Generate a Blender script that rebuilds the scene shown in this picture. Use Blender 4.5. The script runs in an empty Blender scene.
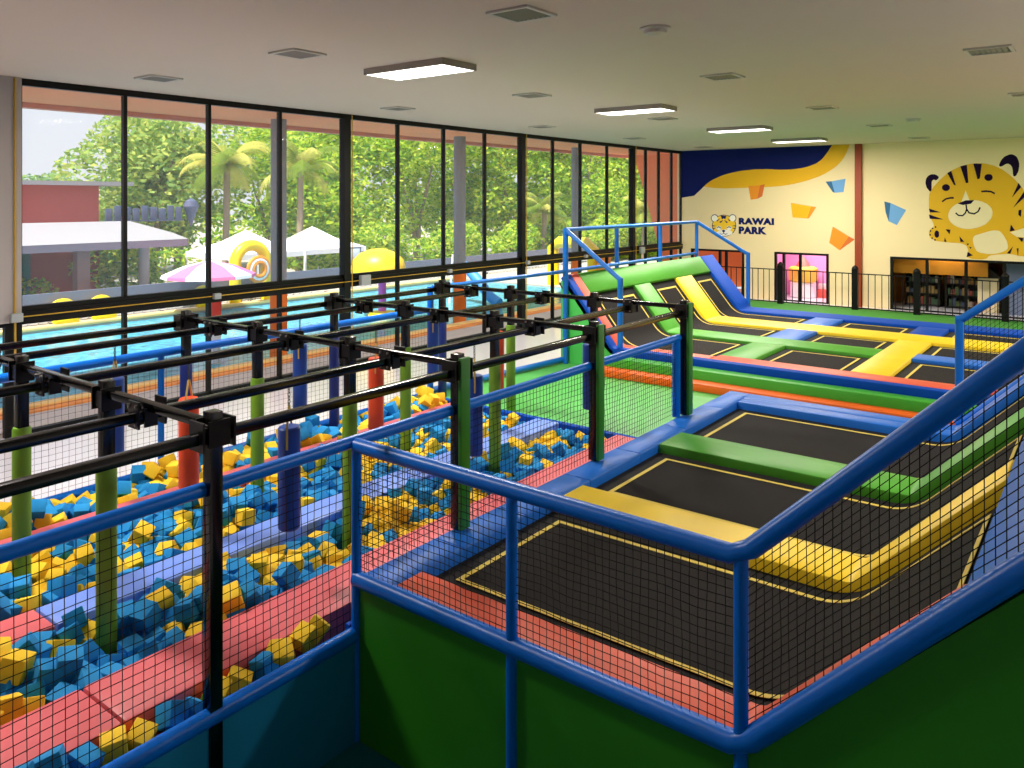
import bpy, bmesh, math, random
from mathutils import Vector, Matrix
from mathutils.geometry import tessellate_polygon
SC = bpy.context.scene
COL = SC.collection
PI = math.pi
# ------------------------------------------------------------------ camera
YAW = math.atan2(603, 789)
cam_d = bpy.data.cameras.new('camera')
cam_d.sensor_width = 36.0
cam_d.lens = 789 / 1024 * 36.0
cam_d.shift_y = -(384 - 199) / 1024
cam_d.clip_start = 0.05
cam_d.clip_end = 500
cam = bpy.data.objects.new('camera', cam_d)
COL.objects.link(cam)
cam.location = (0, 0, 4.4)
cam.rotation_euler = (PI / 2, 0, YAW - PI / 2)
SC.camera = cam
# ------------------------------------------------------------------ world, sun, lamps, exposure
SC.view_settings.view_transform = 'Standard'
SC.view_settings.look = 'None'
SC.view_settings.gamma = 1.0
SC.view_settings.use_curve_mapping = False
SC.view_settings.exposure = 0.62
W = bpy.data.worlds.new('sky')
SC.world = W
W.use_nodes = True
wn = W.node_tree
wn.nodes.clear()
w_out = wn.nodes.new('ShaderNodeOutputWorld')
w_bg = wn.nodes.new('ShaderNodeBackground')
w_tc = wn.nodes.new('ShaderNodeTexCoord')
w_sep = wn.nodes.new('ShaderNodeSeparateXYZ')
w_ramp = wn.nodes.new('ShaderNodeValToRGB')
w_ramp.color_ramp.elements[0].position = 0.0
w_ramp.color_ramp.elements[0].color = (0.86, 0.87, 0.90, 1)
w_ramp.color_ramp.elements[1].position = 0.6
w_ramp.color_ramp.elements[1].color = (0.62, 0.76, 0.98, 1)
wn.links.new(w_tc.outputs['Generated'], w_sep.inputs[0])
wn.links.new(w_sep.outputs['Z'], w_ramp.inputs[0])
wn.links.new(w_ramp.outputs[0], w_bg.inputs['Color'])
w_bg.inputs['Strength'].default_value = 0.74
wn.links.new(w_bg.outputs[0], w_out.inputs[0])
sun_d = bpy.data.lights.new('sun', 'SUN')
sun_d.energy = 6.5
sun_d.angle = 0.02
sun_d.color = (1.0, 0.95, 0.86)
sun = bpy.data.objects.new('sun', sun_d)
COL.objects.link(sun)
sun.rotation_euler = Vector((0.42, 0.10, -0.88)).to_track_quat('-Z', 'Y').to_euler()
LAMP_W = 300.0          # power of each ceiling panel's lamp
CAM_H = 4.4
CEIL = 6.65
WIN_Y = 16.2
FAR_X = 34.3

# ------------------------------------------------------------------ materials
MATS = {}
def lin(c):
    return tuple(((v / 255) / 12.92 if v / 255 <= 0.04045 else ((v / 255 + 0.055) / 1.055) ** 2.4) for v in c)
def mat(name, rgb, rough=0.5, metal=0.0, bump=0.0, bscale=20.0, var=0.0, vscale=3.0, emit=0.0, spec=0.5, coat=0.0, stretch=None):
    if name in MATS:
        return MATS[name]
    m = bpy.data.materials.new(name)
    m.use_nodes = True
    nt = m.node_tree
    b = nt.nodes['Principled BSDF']
    c = lin(rgb)
    b.inputs['Base Color'].default_value = (*c, 1)
    b.inputs['Roughness'].default_value = rough
    b.inputs['Metallic'].default_value = metal
    b.inputs['Specular IOR Level'].default_value = spec
    b.inputs['Coat Weight'].default_value = coat
    if emit:
        b.inputs['Emission Color'].default_value = (*c, 1)
        b.inputs['Emission Strength'].default_value = emit
    tc = nt.nodes.new('ShaderNodeTexCoord')
    src = tc.outputs['Object']
    if stretch:
        mp = nt.nodes.new('ShaderNodeMapping')
        mp.inputs['Scale'].default_value = stretch
        nt.links.new(src, mp.inputs[0])
        src = mp.outputs[0]
    if var:
        n = nt.nodes.new('ShaderNodeTexNoise')
        n.inputs['Scale'].default_value = vscale
        n.inputs['Detail'].default_value = 4
        nt.links.new(src, n.inputs['Vector'])
        r = nt.nodes.new('ShaderNodeMapRange')
        r.inputs[1].default_value = 0.3
        r.inputs[2].default_value = 0.7
        r.inputs[3].default_value = 1 - var
        r.inputs[4].default_value = 1 + var
        nt.links.new(n.outputs[0], r.inputs[0])
        mx = nt.nodes.new('ShaderNodeVectorMath')
        mx.operation = 'SCALE'
        mx.inputs[0].default_value = c
        nt.links.new(r.outputs[0], mx.inputs['Scale'])
        nt.links.new(mx.outputs[0], b.inputs['Base Color'])
    if bump:
        n2 = nt.nodes.new('ShaderNodeTexNoise')
        n2.inputs['Scale'].default_value = bscale
        n2.inputs['Detail'].default_value = 3
        nt.links.new(src, n2.inputs['Vector'])
        bp = nt.nodes.new('ShaderNodeBump')
        bp.inputs['Strength'].default_value = bump
        bp.inputs['Distance'].default_value = 0.02
        nt.links.new(n2.outputs[0], bp.inputs['Height'])
        nt.links.new(bp.outputs[0], b.inputs['Normal'])
    MATS[name] = m
    return m
def vinyl(name, rgb):
    return mat(name, rgb, rough=0.45, spec=0.35, bump=0.25, bscale=2.5, var=0.05, vscale=1.5)
V_BLUE = vinyl('vinyl_blue', (28, 110, 212))
V_DBLUE = mat('vinyl_deep_blue', (4, 72, 176), rough=0.6, spec=0.12, bump=0.2, bscale=2.5)
V_CORAL = vinyl('vinyl_coral', (230, 94, 66))
V_PINK = vinyl('vinyl_pink', (218, 104, 112))
V_YEL = vinyl('vinyl_yellow', (252, 216, 40))
V_GRN = vinyl('vinyl_green', (80, 166, 46))
V_LAV = vinyl('vinyl_beam_blue', (118, 152, 240))
RAIL = mat('rail_foam_blue', (0, 110, 222), rough=0.34, bump=0.06, bscale=30, spec=0.3)
RAILTHIN = mat('rail_paint_blue', (16, 110, 205), rough=0.35)
P_GRN = mat('panel_green', (34, 130, 0), rough=0.6, var=0.05, vscale=0.8)
P_GRN2 = mat('panel_bright_green', (72, 190, 84), rough=0.5)
P_TEAL = mat('panel_teal', (0, 122, 168), rough=0.6)
FL_GRN = mat('floor_green', (86, 182, 84), rough=0.45, bump=0.08, bscale=40)
FL_TEAL = mat('floor_teal', (6, 104, 116), rough=0.6)
ST_ORA = mat('step_orange', (238, 100, 20), rough=0.5)
ST_GRN = mat('step_green', (62, 168, 44), rough=0.5)
BED = mat('bed_fabric_black', (27, 23, 23), rough=0.8, spec=0.2, bump=0.2, bscale=300, var=0.06, vscale=2)
SPRING = mat('spring_cover_black', (8, 8, 9), rough=0.85)
BORDER = mat('webbing_yellow', (228, 204, 92), rough=0.7)
BLK = mat('frame_black_steel', (5, 4, 4), rough=0.17, spec=0.6)
BLK2 = mat('bracket_black_steel', (9, 8, 7), rough=0.35, spec=0.4)
GALV = mat('bolt_zinc', (150, 148, 142), rough=0.35, metal=0.9)
PADG = mat('post_pad_green', (104, 150, 32), rough=0.45, var=0.04)
PADG2 = mat('post_pad_forest', (34, 122, 22), rough=0.45)
PADN = mat('post_pad_navy', (14, 36, 110), rough=0.4)
BAGB = mat('bag_vinyl_blue', (22, 68, 160), rough=0.35, bump=0.1, bscale=12)
BAGO = mat('bag_vinyl_orange', (226, 74, 34), rough=0.38, bump=0.1, bscale=12)
STRAP = mat('strap_webbing', (206, 176, 96), rough=0.8)
CHAIN = mat('chain_steel', (92, 90, 84), rough=0.4, metal=0.8)
NET = mat('net_cord_black', (14, 15, 16), rough=0.9)
FOAMB = mat('foam_blue', (14, 138, 206), rough=0.85, bump=0.15, bscale=60, var=0.08, vscale=5)
FOAMY = mat('foam_yellow', (244, 202, 40), rough=0.85, bump=0.15, bscale=60, var=0.06, vscale=5)
PITD = mat('pit_lining', (10, 60, 92), rough=0.9)
CEILM = mat('ceiling_paint', (204, 190, 176), rough=0.9)
WALLC = mat('wall_cream', (250, 226, 178), rough=0.85)
WALLW = mat('wall_white', (158, 152, 150), rough=0.85)
FLOORM = mat('floor_pale', (240, 237, 246), rough=0.16, var=0.04, vscale=0.7)
ALU = mat('window_frame_black', (5, 4, 4), rough=0.45, spec=0.25)
CONDUIT = mat('conduit_yellow', (176, 140, 30), rough=0.5)
JBOX = mat('junction_box_grey', (150, 156, 158), rough=0.5)
RUST = mat('column_rust', (160, 66, 34), rough=0.6)
VENTM = mat('vent_grey', (188, 184, 176), rough=0.5)
VENTD = mat('vent_slot_dark', (70, 68, 64), rough=0.7)
LAMPB = mat('lamp_housing', (150, 142, 132), rough=0.5)
LAMPE = mat('lamp_diffuser', (255, 252, 244), rough=0.5, emit=3.0)
NAVYP = mat('paint_navy', (22, 32, 98), rough=0.8, spec=0.1)
AMBP = mat('paint_amber', (244, 184, 10), rough=0.7)
ORAP = mat('paint_orange', (246, 150, 30), rough=0.7)
ORAD = mat('paint_dark_orange', (226, 112, 44), rough=0.7)
BLUP = mat('paint_light_blue', (112, 168, 226), rough=0.7)
BLUD = mat('paint_mid_blue', (44, 104, 150), rough=0.7)
TIGP = mat('paint_tiger_yellow', (232, 178, 14), rough=0.7)
TIGN = mat('paint_tiger_navy', (30, 14, 48), rough=0.8, spec=0.1)
TIGC = mat('paint_cream', (246, 226, 180), rough=0.7)
FENCE = mat('fence_black', (7, 6, 6), rough=0.5, spec=0.2)
def glass_mat(name, haze):
    m = bpy.data.materials.new(name)
    m.use_nodes = True
    nt = m.node_tree
    nt.nodes.clear()
    o = nt.nodes.new('ShaderNodeOutputMaterial')
    t = nt.nodes.new('ShaderNodeBsdfTransparent')
    t.inputs['Color'].default_value = (0.97, 0.975, 0.985, 1)
    g = nt.nodes.new('ShaderNodeBsdfGlossy')
    g.inputs['Roughness'].default_value = 0.03
    mx = nt.nodes.new('ShaderNodeMixShader')
    mx.inputs[0].default_value = 0.001
    nt.links.new(t.outputs[0], mx.inputs[1])
    nt.links.new(g.outputs[0], mx.inputs[2])
    h = nt.nodes.new('ShaderNodeBsdfTranslucent')
    h.inputs['Color'].default_value = (0.95, 0.95, 0.97, 1)
    m2 = nt.nodes.new('ShaderNodeMixShader')
    m2.inputs[0].default_value = haze
    nt.links.new(mx.outputs[0], m2.inputs[1])
    nt.links.new(h.outputs[0], m2.inputs[2])
    nt.links.new(m2.outputs[0], o.inputs[0])
    return m
GLASS = glass_mat('window_glass', 0.0)
GLASSF = glass_mat('window_glass_film', 0.07)

# ------------------------------------------------------------------ mesh builder
class MB:
    def __init__(s):
        s.v = []
        s.f = []
        s.m = []
        s.sm = []
        s.mi = 0
        s.smooth = False
    def face(s, idx):
        s.f.append(idx)
        s.m.append(s.mi)
        s.sm.append(s.smooth)
    def add(s, pts, faces):
        o = len(s.v)
        s.v += [tuple(p) for p in pts]
        for f in faces:
            s.face([o + i for i in f])
    def box(s, x0, x1, y0, y1, z0, z1):
        s.add([(x0, y0, z0), (x1, y0, z0), (x1, y1, z0), (x0, y1, z0), (x0, y0, z1), (x1, y0, z1), (x1, y1, z1), (x0, y1, z1)],
              [(3, 2, 1, 0), (4, 5, 6, 7), (0, 1, 5, 4), (1, 2, 6, 5), (2, 3, 7, 6), (3, 0, 4, 7)])
        return s
    def bbox(s, x0, x1, y0, y1, z0, z1, b=0.01):
        # box with a chamfer on every edge
        bm = bmesh.new()
        bmesh.ops.create_cube(bm, size=1)
        for v in bm.verts:
            v.co = Vector(((x0 + x1) / 2 + v.co.x * (x1 - x0), (y0 + y1) / 2 + v.co.y * (y1 - y0), (z0 + z1) / 2 + v.co.z * (z1 - z0)))
        bmesh.ops.bevel(bm, geom=bm.edges[:], offset=b, segments=2, profile=0.5, affect='EDGES')
        bm.verts.index_update()
        s.add([v.co[:] for v in bm.verts], [[v.index for v in f.verts] for f in bm.faces])
        bm.free()
        return s
    def path(s, pts, r, n=10, caps=True, closed=False):
        pts = [Vector(p) for p in pts]
        N = len(pts)
        rings = []
        ref = None
        old = s.smooth
        for i, p in enumerate(pts):
            if closed:
                t = (pts[(i + 1) % N] - pts[i - 1]).normalized()
            else:
                a = pts[max(i - 1, 0)]
                b = pts[min(i + 1, N - 1)]
                t = (b - a).normalized()
            if ref is None:
                ref = Vector((0, 0, 1)) if abs(t.z) < 0.9 else Vector((1, 0, 0))
            u = (ref - t * ref.dot(t)).normalized()
            w = t.cross(u)
            ref = u
            rr = r[i] if isinstance(r, (list, tuple)) else r
            o = len(s.v)
            for k in range(n):
                an = 2 * PI * k / n
                s.v.append(tuple(p + (u * math.cos(an) + w * math.sin(an)) * rr))
            rings.append(o)
        s.smooth = n > 5
        M = N if closed else N - 1
        for i in range(M):
            a, b = rings[i], rings[(i + 1) % N]
            for k in range(n):
                k2 = (k + 1) % n
                s.face([a + k, a + k2, b + k2, b + k])
        s.smooth = old
        if caps and not closed:
            s.face([rings[0] + k for k in range(n)][::-1])
            s.face([rings[-1] + k for k in range(n)])
        return s
    def lathe(s, prof, cx, cy, n=20):
        # prof: list of (r, z)
        old = s.smooth
        s.smooth = True
        o = len(s.v)
        for r, z in prof:
            for k in range(n):
                a = 2 * PI * k / n
                s.v.append((cx + r * math.cos(a), cy + r * math.sin(a), z))
        for i in range(len(prof) - 1):
            for k in range(n):
                k2 = (k + 1) % n
                s.face([o + i * n + k, o + i * n + k2, o + (i + 1) * n + k2, o + (i + 1) * n + k])
        s.smooth = old
        s.face([o + k for k in range(n)][::-1])
        s.face([o + (len(prof) - 1) * n + k for k in range(n)])
        return s
    def poly(s, pts3, thick):
        # flat polygon of 3D points, extruded by a vector
        P = [Vector(p) for p in pts3]
        T = Vector(thick)
        tris = tessellate_polygon([P])
        n = len(P)
        o = len(s.v)
        s.v += [tuple(p) for p in P] + [tuple(p + T) for p in P]
        for t in tris:
            s.face([o + i for i in t])
            s.face([o + n + i for i in t][::-1])
        for i in range(n):
            j = (i + 1) % n
            s.face([o + i, o + j, o + n + j, o + n + i])
        return s
    def build(s, name, mats, parent=None, loc=None):
        me = bpy.data.meshes.new(name)
        me.from_pydata(s.v, [], s.f)
        for m in (mats if isinstance(mats, (list, tuple)) else [mats]):
            me.materials.append(m)
        if any(s.m):
            me.polygons.foreach_set('material_index', s.m)
        if any(s.sm):
            me.polygons.foreach_set('use_smooth', s.sm)
        bm = bmesh.new()
        bm.from_mesh(me)
        bmesh.ops.recalc_face_normals(bm, faces=bm.faces[:])
        bm.to_mesh(me)
        bm.free()
        me.set_sharp_from_angle(angle=math.radians(38))
        me.update()
        o = bpy.data.objects.new(name, me)
        COL.objects.link(o)
        if parent is not None:
            o.parent = parent
            o.matrix_parent_inverse = parent.matrix_basis.inverted()
        if loc is not None:
            o.location = loc
        return o
def tag(o, label=None, cat=None, group=None, kind=None):
    if label: o['label'] = label
    if cat: o['category'] = cat
    if group: o['group'] = group
    if kind: o['kind'] = kind
    return o
def thing(name, label, cat, loc=(0, 0, 0), group=None):
    o = bpy.data.objects.new(name, None)
    COL.objects.link(o)
    o.location = loc
    o.empty_display_size = 0.1
    return tag(o, label, cat, group)
def struct(o):
    o['kind'] = 'structure'
    return o
def dup(root, loc, label=None, group=None):
    r = root.copy()
    COL.objects.link(r)
    r.location = loc
    if label: r['label'] = label
    if group: r['group'] = group
    for ch in list(root.children):
        c = ch.copy()
        COL.objects.link(c)
        c.parent = r
        c.matrix_parent_inverse = ch.matrix_parent_inverse.copy()
        for g in list(ch.children):
            d = g.copy()
            COL.objects.link(d)
            d.parent = c
            d.matrix_parent_inverse = g.matrix_parent_inverse.copy()
    return r
def B(x0, x1, y0, y1, z0, z1):
    return MB().box(x0, x1, y0, y1, z0, z1)
def tube(pts, r, n=12):
    return MB().path(pts, r, n)
# ================================================================== room shell
struct(B(-4, FAR_X + 3.2, -7, WIN_Y, -0.12, 0.0).build('floor', FLOORM))
struct(B(-4, FAR_X + 3.2, -7, WIN_Y + 0.2, CEIL, CEIL + 0.15).build('ceiling', CEILM))
struct(B(-4.15, -4, -7, WIN_Y + 0.2, 0, CEIL).build('wall_back', WALLW))
struct(B(-4, FAR_X + 3.2, -7.15, -7, 0, CEIL).build('wall_right', WALLW))
# far wall with its three openings, in one mesh
wf = MB()
D3 = (13.15, 15.7)     # corner glass door
D1 = (9.52, 11.8)      # sliding door of the pink room
D2 = (-0.6, 7.15)      # wide dark shopfront
DH = 2.1
wf.box(FAR_X, FAR_X + 0.18, -7, WIN_Y + 0.2, DH, CEIL)
for a, b in ((15.7, WIN_Y + 0.2), (11.8, 13.15), (7.15, 9.52), (-7, -0.6)):
    wf.box(FAR_X, FAR_X + 0.18, a, b, 0, DH)
wall_far = struct(wf.build('wall_far', WALLC))
struct(MB().bbox(FAR_X - 0.16, FAR_X - 0.001, 8.2, 8.46, 0, CEIL, 0.01).build('trim_1', RUST))
# solid piece left of the windows
ww = MB()
ww.box(-4, 6.1, WIN_Y - 0.1, WIN_Y + 0.2, 2.12, CEIL)
ww.box(-4, 2.0, WIN_Y - 0.1, WIN_Y + 0.2, 0, 2.12)
struct(ww.build('wall_window', WALLW))

# windows: bays of tall panes above a transom, lower panes below
def window(n, xs, thick_first, thick_last):
    root = bpy.data.objects.new('window_%d' % n, None)
    COL.objects.link(root)
    root.location = (xs[0], WIN_Y, 0)
    root['kind'] = 'structure'
    bpy.context.view_layer.update()
    f = MB()
    y0, y1 = WIN_Y - 0.03, WIN_Y + 0.09
    f.box(xs[0], xs[-1], y0, y1, CEIL - 0.13, CEIL)
    f.box(xs[0], xs[-1], y0 - 0.05, y1, 2.07, 2.30)
    f.box(xs[0], xs[-1], y0, y1, 2.30, 2.40)
    f.box(xs[0], xs[-1], y0, y1, 0.0, 0.07)
    for i, x in enumerate(xs):
        big = (i == 0 and thick_first) or (i == len(xs) - 1 and thick_last)
        w = 0.105 if big else 0.036
        a, b = x - w, x + w
        if i == 0: a = x
        if i == len(xs) - 1: b = x
        f.box(a, b, y0 - (0.1 if big else 0.0), y1, 0.0, 2.14)
        f.box(a, b, y0 - (0.1 if big else 0.0), y1, 2.40, CEIL - 0.13)
        if big:
            f.box(a, b, y0 - 0.1, y0 - 0.05, 2.14, 2.40)
    fr = f.build('frame', ALU, root)
    for i in range(len(xs) - 1):
        a, b = xs[i] + 0.045, xs[i + 1] - 0.045
        if i == 0: a = xs[0] + (0.12 if thick_first else 0.045)
        if i == len(xs) - 2: b = xs[-1] - (0.12 if thick_last else 0.045)
        B(a, b, WIN_Y + 0.03, WIN_Y + 0.036, 2.40, CEIL - 0.13).build('pane', GLASSF, root)
        B(a, b, WIN_Y + 0.03, WIN_Y + 0.036, 0.07, 2.14).build('pane', GLASS, root)
window(1, [6.1, 8.07, 9.97, 11.87, 13.9], False, True)
window(2, [13.9, 15.86, 17.79, 19.76, 21.7], True, True)
window(3, [21.7, 23.65, 25.5, 27.5, 29.5], True, True)
window(4, [29.5, 30.79, 32.02, 33.3, 34.3], True, False)
# low opening below the solid piece
rt = bpy.data.objects.new('window_5', None)
COL.objects.link(rt)
rt.location = (2.0, WIN_Y, 0)
rt['kind'] = 'structure'
bpy.context.view_layer.update()
f = MB()
f.box(2.0, 6.1, WIN_Y - 0.03, WIN_Y + 0.09, 2.04, 2.12)
for x in (2.0, 4.05):
    f.box(x, x + 0.1, WIN_Y - 0.03, WIN_Y + 0.09, 0, 2.04)
f.box(5.85, 6.1, WIN_Y - 0.03, WIN_Y + 0.09, 0, 2.04)
f.build('frame', ALU, rt)
for a, b in ((2.1, 4.05), (4.15, 5.85)):
    B(a, b, WIN_Y + 0.03, WIN_Y + 0.036, 0, 2.04).build('pane', GLASS, rt)

# yellow conduit with grey junction boxes along the transom
cd = thing('cable_conduit', 'thin yellow cable conduit with grey junction boxes running along the black window transom', 'cable conduit', (6.0, WIN_Y - 0.1, 2.1))
bpy.context.view_layer.update()
tube([(5.98, WIN_Y - 0.13, 0.02), (5.98, WIN_Y - 0.13, CEIL - 0.02)], 0.02, 8).build('riser', CONDUIT, cd)
tube([(5.98, WIN_Y - 0.145, 2.22), (34.1, WIN_Y - 0.145, 2.22)], 0.012, 6).build('conduit', CONDUIT, cd)
for x in (13.95, 21.75, 29.55):
    tube([(x + 0.085, WIN_Y - 0.145, 0.05), (x + 0.085, WIN_Y - 0.145, CEIL - 0.02)], 0.016, 6).build('riser', CONDUIT, cd)
for x, s in ((5.98, .1), (10.05, .08), (14.45, .17), (17.85, .07), (21.85, .08), (25.6, .07), (30.1, .17)):
    MB().bbox(x - s, x + s, WIN_Y - 0.24, WIN_Y - 0.13, 2.22 - s * 0.8, 2.22 + s * 0.8, 0.01).build('junction_box', JBOX, cd)

# doors in the far wall
def glass_door(n, y0, y1, ys, transom=None):
    root = bpy.data.objects.new('door_%d' % n, None)
    COL.objects.link(root)
    root.location = (FAR_X, y0, 0)
    root['kind'] = 'structure'
    bpy.context.view_layer.update()
    f = MB()
    a, b = FAR_X - 0.03, FAR_X + 0.1
    f.box(a, b, y0, y1, DH - 0.09, DH)
    for y in ys:
        f.box(a, b, max(y0, y - 0.05), min(y1, y + 0.05), 0, DH - 0.09)
    f.box(a, b, y0, y1, 0, 0.05)
    if transom:
        f.box(a, b, y0, y1, transom - 0.05, transom + 0.05)
    f.build('frame', ALU, root)
    ys = sorted(ys)
    for i in range(len(ys) - 1):
        B(FAR_X + 0.03, FAR_X + 0.036, ys[i] + 0.05, ys[i + 1] - 0.05, 0.05, DH - 0.09).build('pane', GLASS, root)
    return root
glass_door(1, D1[0], D1[1], [D1[0] + .05, 10.7, 11.4, D1[1] - .05])
glass_door(2, D2[0], D2[1], [D2[0], 0.9, 2.2, 3.25, 4.5, 5.83, 7.1])
glass_door(3, D3[0], D3[1], [D3[0] + .05, 14.0, 14.3, 15.65], None)
# what lies behind the doors: three little rooms
PINK = mat('pink_room_wall', (240, 160, 216), rough=0.8)
MUST = mat('mustard_wall', (190, 128, 16), rough=0.8)
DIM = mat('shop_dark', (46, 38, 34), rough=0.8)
GREYB = mat('shop_greyblue', (120, 132, 160), rough=0.8)
ORW = mat('orange_facade', (252, 132, 70), rough=0.7)
struct(B(36.8, 36.9, 8.9, 12.3, 0, 2.6).build('wall_pink_room', PINK))
struct(B(FAR_X + 0.18, 36.9, 8.9, 12.3, 2.6, 2.7).build('ceiling_pink_room', PINK))
struct(B(FAR_X + 0.18, 36.8, 8.9, 8.98, 0, 2.6).build('wall_pink_room_right', PINK))
struct(B(FAR_X + 0.18, 36.8, 12.22, 12.3, 0, 2.6).build('wall_pink_room_left', PINK))
struct(B(37.2, 37.3, -1.2, 8.4, 0, 2.7).build('wall_shop', MUST))
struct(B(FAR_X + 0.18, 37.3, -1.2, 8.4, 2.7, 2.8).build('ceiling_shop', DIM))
struct(B(FAR_X + 0.18, 37.2, 8.32, 8.4, 0, 2.7).build('wall_shop_left', MUST))
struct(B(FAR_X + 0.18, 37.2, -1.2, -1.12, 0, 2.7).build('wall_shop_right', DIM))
struct(B(34.9, 35.0, 3.85, 7.3, 1.42, 2.7).build('trim_3', MUST))
struct(B(35.3, 35.4, -1.1, 3.4, 0, 2.7).build('wall_shop_blue', GREYB))
def room_fill_lamp(name, x, y, z, w, power, label, col=(1, 0.97, 0.92)):  # fill lamp in a made-up fixture, added to brighten a back room
    t = thing(name, label, 'ceiling light', (x, y, z))
    bpy.context.view_layer.update()
    MB().bbox(x - 0.2, x + 0.2, y - w / 2, y + w / 2, z + 0.02, z + 0.07, 0.01).build('housing', LAMPB, t)
    B(x - 0.18, x + 0.18, y - w / 2 + 0.02, y + w / 2 - 0.02, z + 0.012, z + 0.02).build('diffuser', LAMPE, t)
    l = bpy.data.lights.new('room_fill_lamp', 'AREA')
    l.shape = 'RECTANGLE'
    l.size, l.size_y = 0.36, w
    l.energy = power
    l.color = col
    o = bpy.data.objects.new('room_fill_lamp', l)
    COL.objects.link(o)
    o.location = (x, y, z)
    o.parent = None
    return t
room_fill_lamp('ceiling_light', 35.4, 10.6, 2.52, 1.2, 45, 'unseen panel light added to brighten the pink room behind the sliding door')
room_fill_lamp('ceiling_light', 34.68, 5.2, 2.62, 1.2, 12, 'unseen panel light added to brighten the dark shop behind the wide windows')
# cone-shaped pink room decoration
CREAMW = mat('decor_white', (246, 240, 236), rough=0.6)
DECY = mat('decor_yellow', (246, 204, 74), rough=0.6)
DECR = mat('decor_red', (220, 92, 80), rough=0.6)
t = thing('cake_figure', 'big cake figure of white, yellow and red tiers in the pink room behind glass', 'decoration', (36.0, 11.1, 0))
bpy.context.view_layer.update()
MB().lathe([(0.5, 0), (0.55, 0.05), (0.55, 0.65), (0.5, 0.7)], 36.0, 11.1).build('base_tier', CREAMW, t)
MB().lathe([(0.5, 0.7), (0.62, 0.78), (0.62, 1.3), (0.5, 1.38)], 36.0, 11.1).build('middle_tier', DECY, t)
MB().lathe([(0.3, 1.38), (0.26, 1.5), (0.1, 1.75), (0.02, 1.85)], 36.0, 11.1).build('peak', DECR, t)
t = thing('bench', 'low red and white bench at the back of the pink room behind glass', 'bench', (36.5, 9.9, 0))
bpy.context.view_layer.update()
MB().bbox(36.2, 36.75, 9.1, 10.6, 0.0, 0.35, 0.03).build('seat_block', DECR, t)
MB().bbox(36.55, 36.75, 9.1, 10.6, 0.35, 0.6, 0.03).build('back_cushion', CREAMW, t)
# shelves in the dark shop
random.seed(5)
SHELF = mat('shelf_dark_wood', (38, 26, 20), rough=0.7)
GOODS = [mat('goods_%d' % i, c, rough=0.6) for i, c in enumerate([(92, 104, 52), (150, 120, 60), (70, 84, 110), (140, 60, 50), (180, 170, 150), (60, 90, 60)])]
for yy, lab in ((6.3, 'dark shop shelf with packed goods behind the left end of the wide windows'), (4.8, 'dark shop shelf with packed goods behind the second wide window pane')):
    t = thing('shop_shelf', lab, 'shelf', (36.2, yy, 0))
    bpy.context.view_layer.update()
    m = MB()
    m.box(36.45, 36.5, yy - 0.65, yy + 0.65, 0, 1.6)
    for z in (0.05, 0.5, 0.95, 1.35):
        m.box(36.0, 36.45, yy - 0.65, yy + 0.65, z, z + 0.04)
    for y in (yy - 0.65, yy + 0.6):
        m.box(36.0, 36.45, y, y + 0.05, 0, 1.6)
    m.build('rack', SHELF, t)
    g = MB()
    for z in (0.09, 0.54, 0.99):
        y = yy - 0.58
        while y < yy + 0.5:
            w = random.uniform(0.08, 0.16)
            g.mi = random.randrange(len(GOODS))
            g.box(36.05, 36.38, y, y + w, z, z + random.uniform(0.16, 0.34))
            y += w + 0.015
    g.build('goods', GOODS, t)['kind'] = 'stuff'
t = thing('play_house', 'small cream play hut with a pointed brown roof behind the wide windows', 'play house', (35.8, 3.9, 0))
bpy.context.view_layer.update()
MB().bbox(35.4, 36.2, 3.55, 4.25, 0, 1.35, 0.02).build('wall', TIGC, t)
m = MB()
m.poly([(35.3, 3.45, 1.35), (35.3, 4.35, 1.35), (35.3, 3.9, 1.75)], (1.0, 0, 0))
m.build('roof', SHELF, t)

# ceiling panels and vents
LX = [9.7, 17.3, 24.1, 30.0]
def panel_light(x, y, label):
    t = thing('ceiling_light', label, 'ceiling light', (x, y, CEIL - 0.1), 'long ceiling panel lights')
    bpy.context.view_layer.update()
    h = MB()
    h.box(x - 0.42, x + 0.42, y - 0.92, y + 0.92, CEIL - 0.02, CEIL - 0.001)
    for a, b, c, d in ((-.42, .42, -.92, -.90), (-.42, .42, .90, .92), (-.42, -.40, -.90, .90), (.40, .42, -.90, .90)):
        h.box(x + a, x + b, y + c, y + d, CEIL - 0.11, CEIL - 0.02)
    h.build('housing', LAMPB, t)
    B(x - 0.40, x + 0.40, y - 0.90, y + 0.90, CEIL - 0.105, CEIL - 0.09).build('diffuser', LAMPE, t)
    l = bpy.data.lights.new('panel_lamp', 'AREA')
    l.shape = 'RECTANGLE'
    l.size, l.size_y = 0.78, 1.78
    l.energy = LAMP_W
    l.color = (1.0, 0.91, 0.81)
    o = bpy.data.objects.new('panel_lamp', l)
    COL.objects.link(o)
    o.location = (x, y, CEIL - 0.12)
PL = ['nearest and largest of the glowing rectangular ceiling panels', 'second nearest glowing ceiling panel, above the black climbing frame', 'third glowing ceiling panel, before the navy wave on the far wall', 'farthest glowing ceiling panel, next to the cream far wall']
for x, lb in zip(LX, PL):
    panel_light(x, 9.4, lb)
for x, y, w in ((24.1, -3.0, 'right'), (30.0, -3.0, 'right'), (17.3, -3.0, 'right'), (9.7, -3.0, 'right'), (2.2, 9.4, 'behind')):  # extra panels outside the view, added to brighten the hall
    panel_light(x, y, {24.1: 'unseen ceiling panel added to light the right side of the far trampolines', 30.0: 'unseen ceiling panel added to light the right end of the black fence', 17.3: 'unseen ceiling panel added to light the right end of the green floor', 9.7: 'unseen ceiling panel added to light the near trampoline ramp', 2.2: 'unseen ceiling panel added to light the foam pit at the left'}[x])
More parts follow.
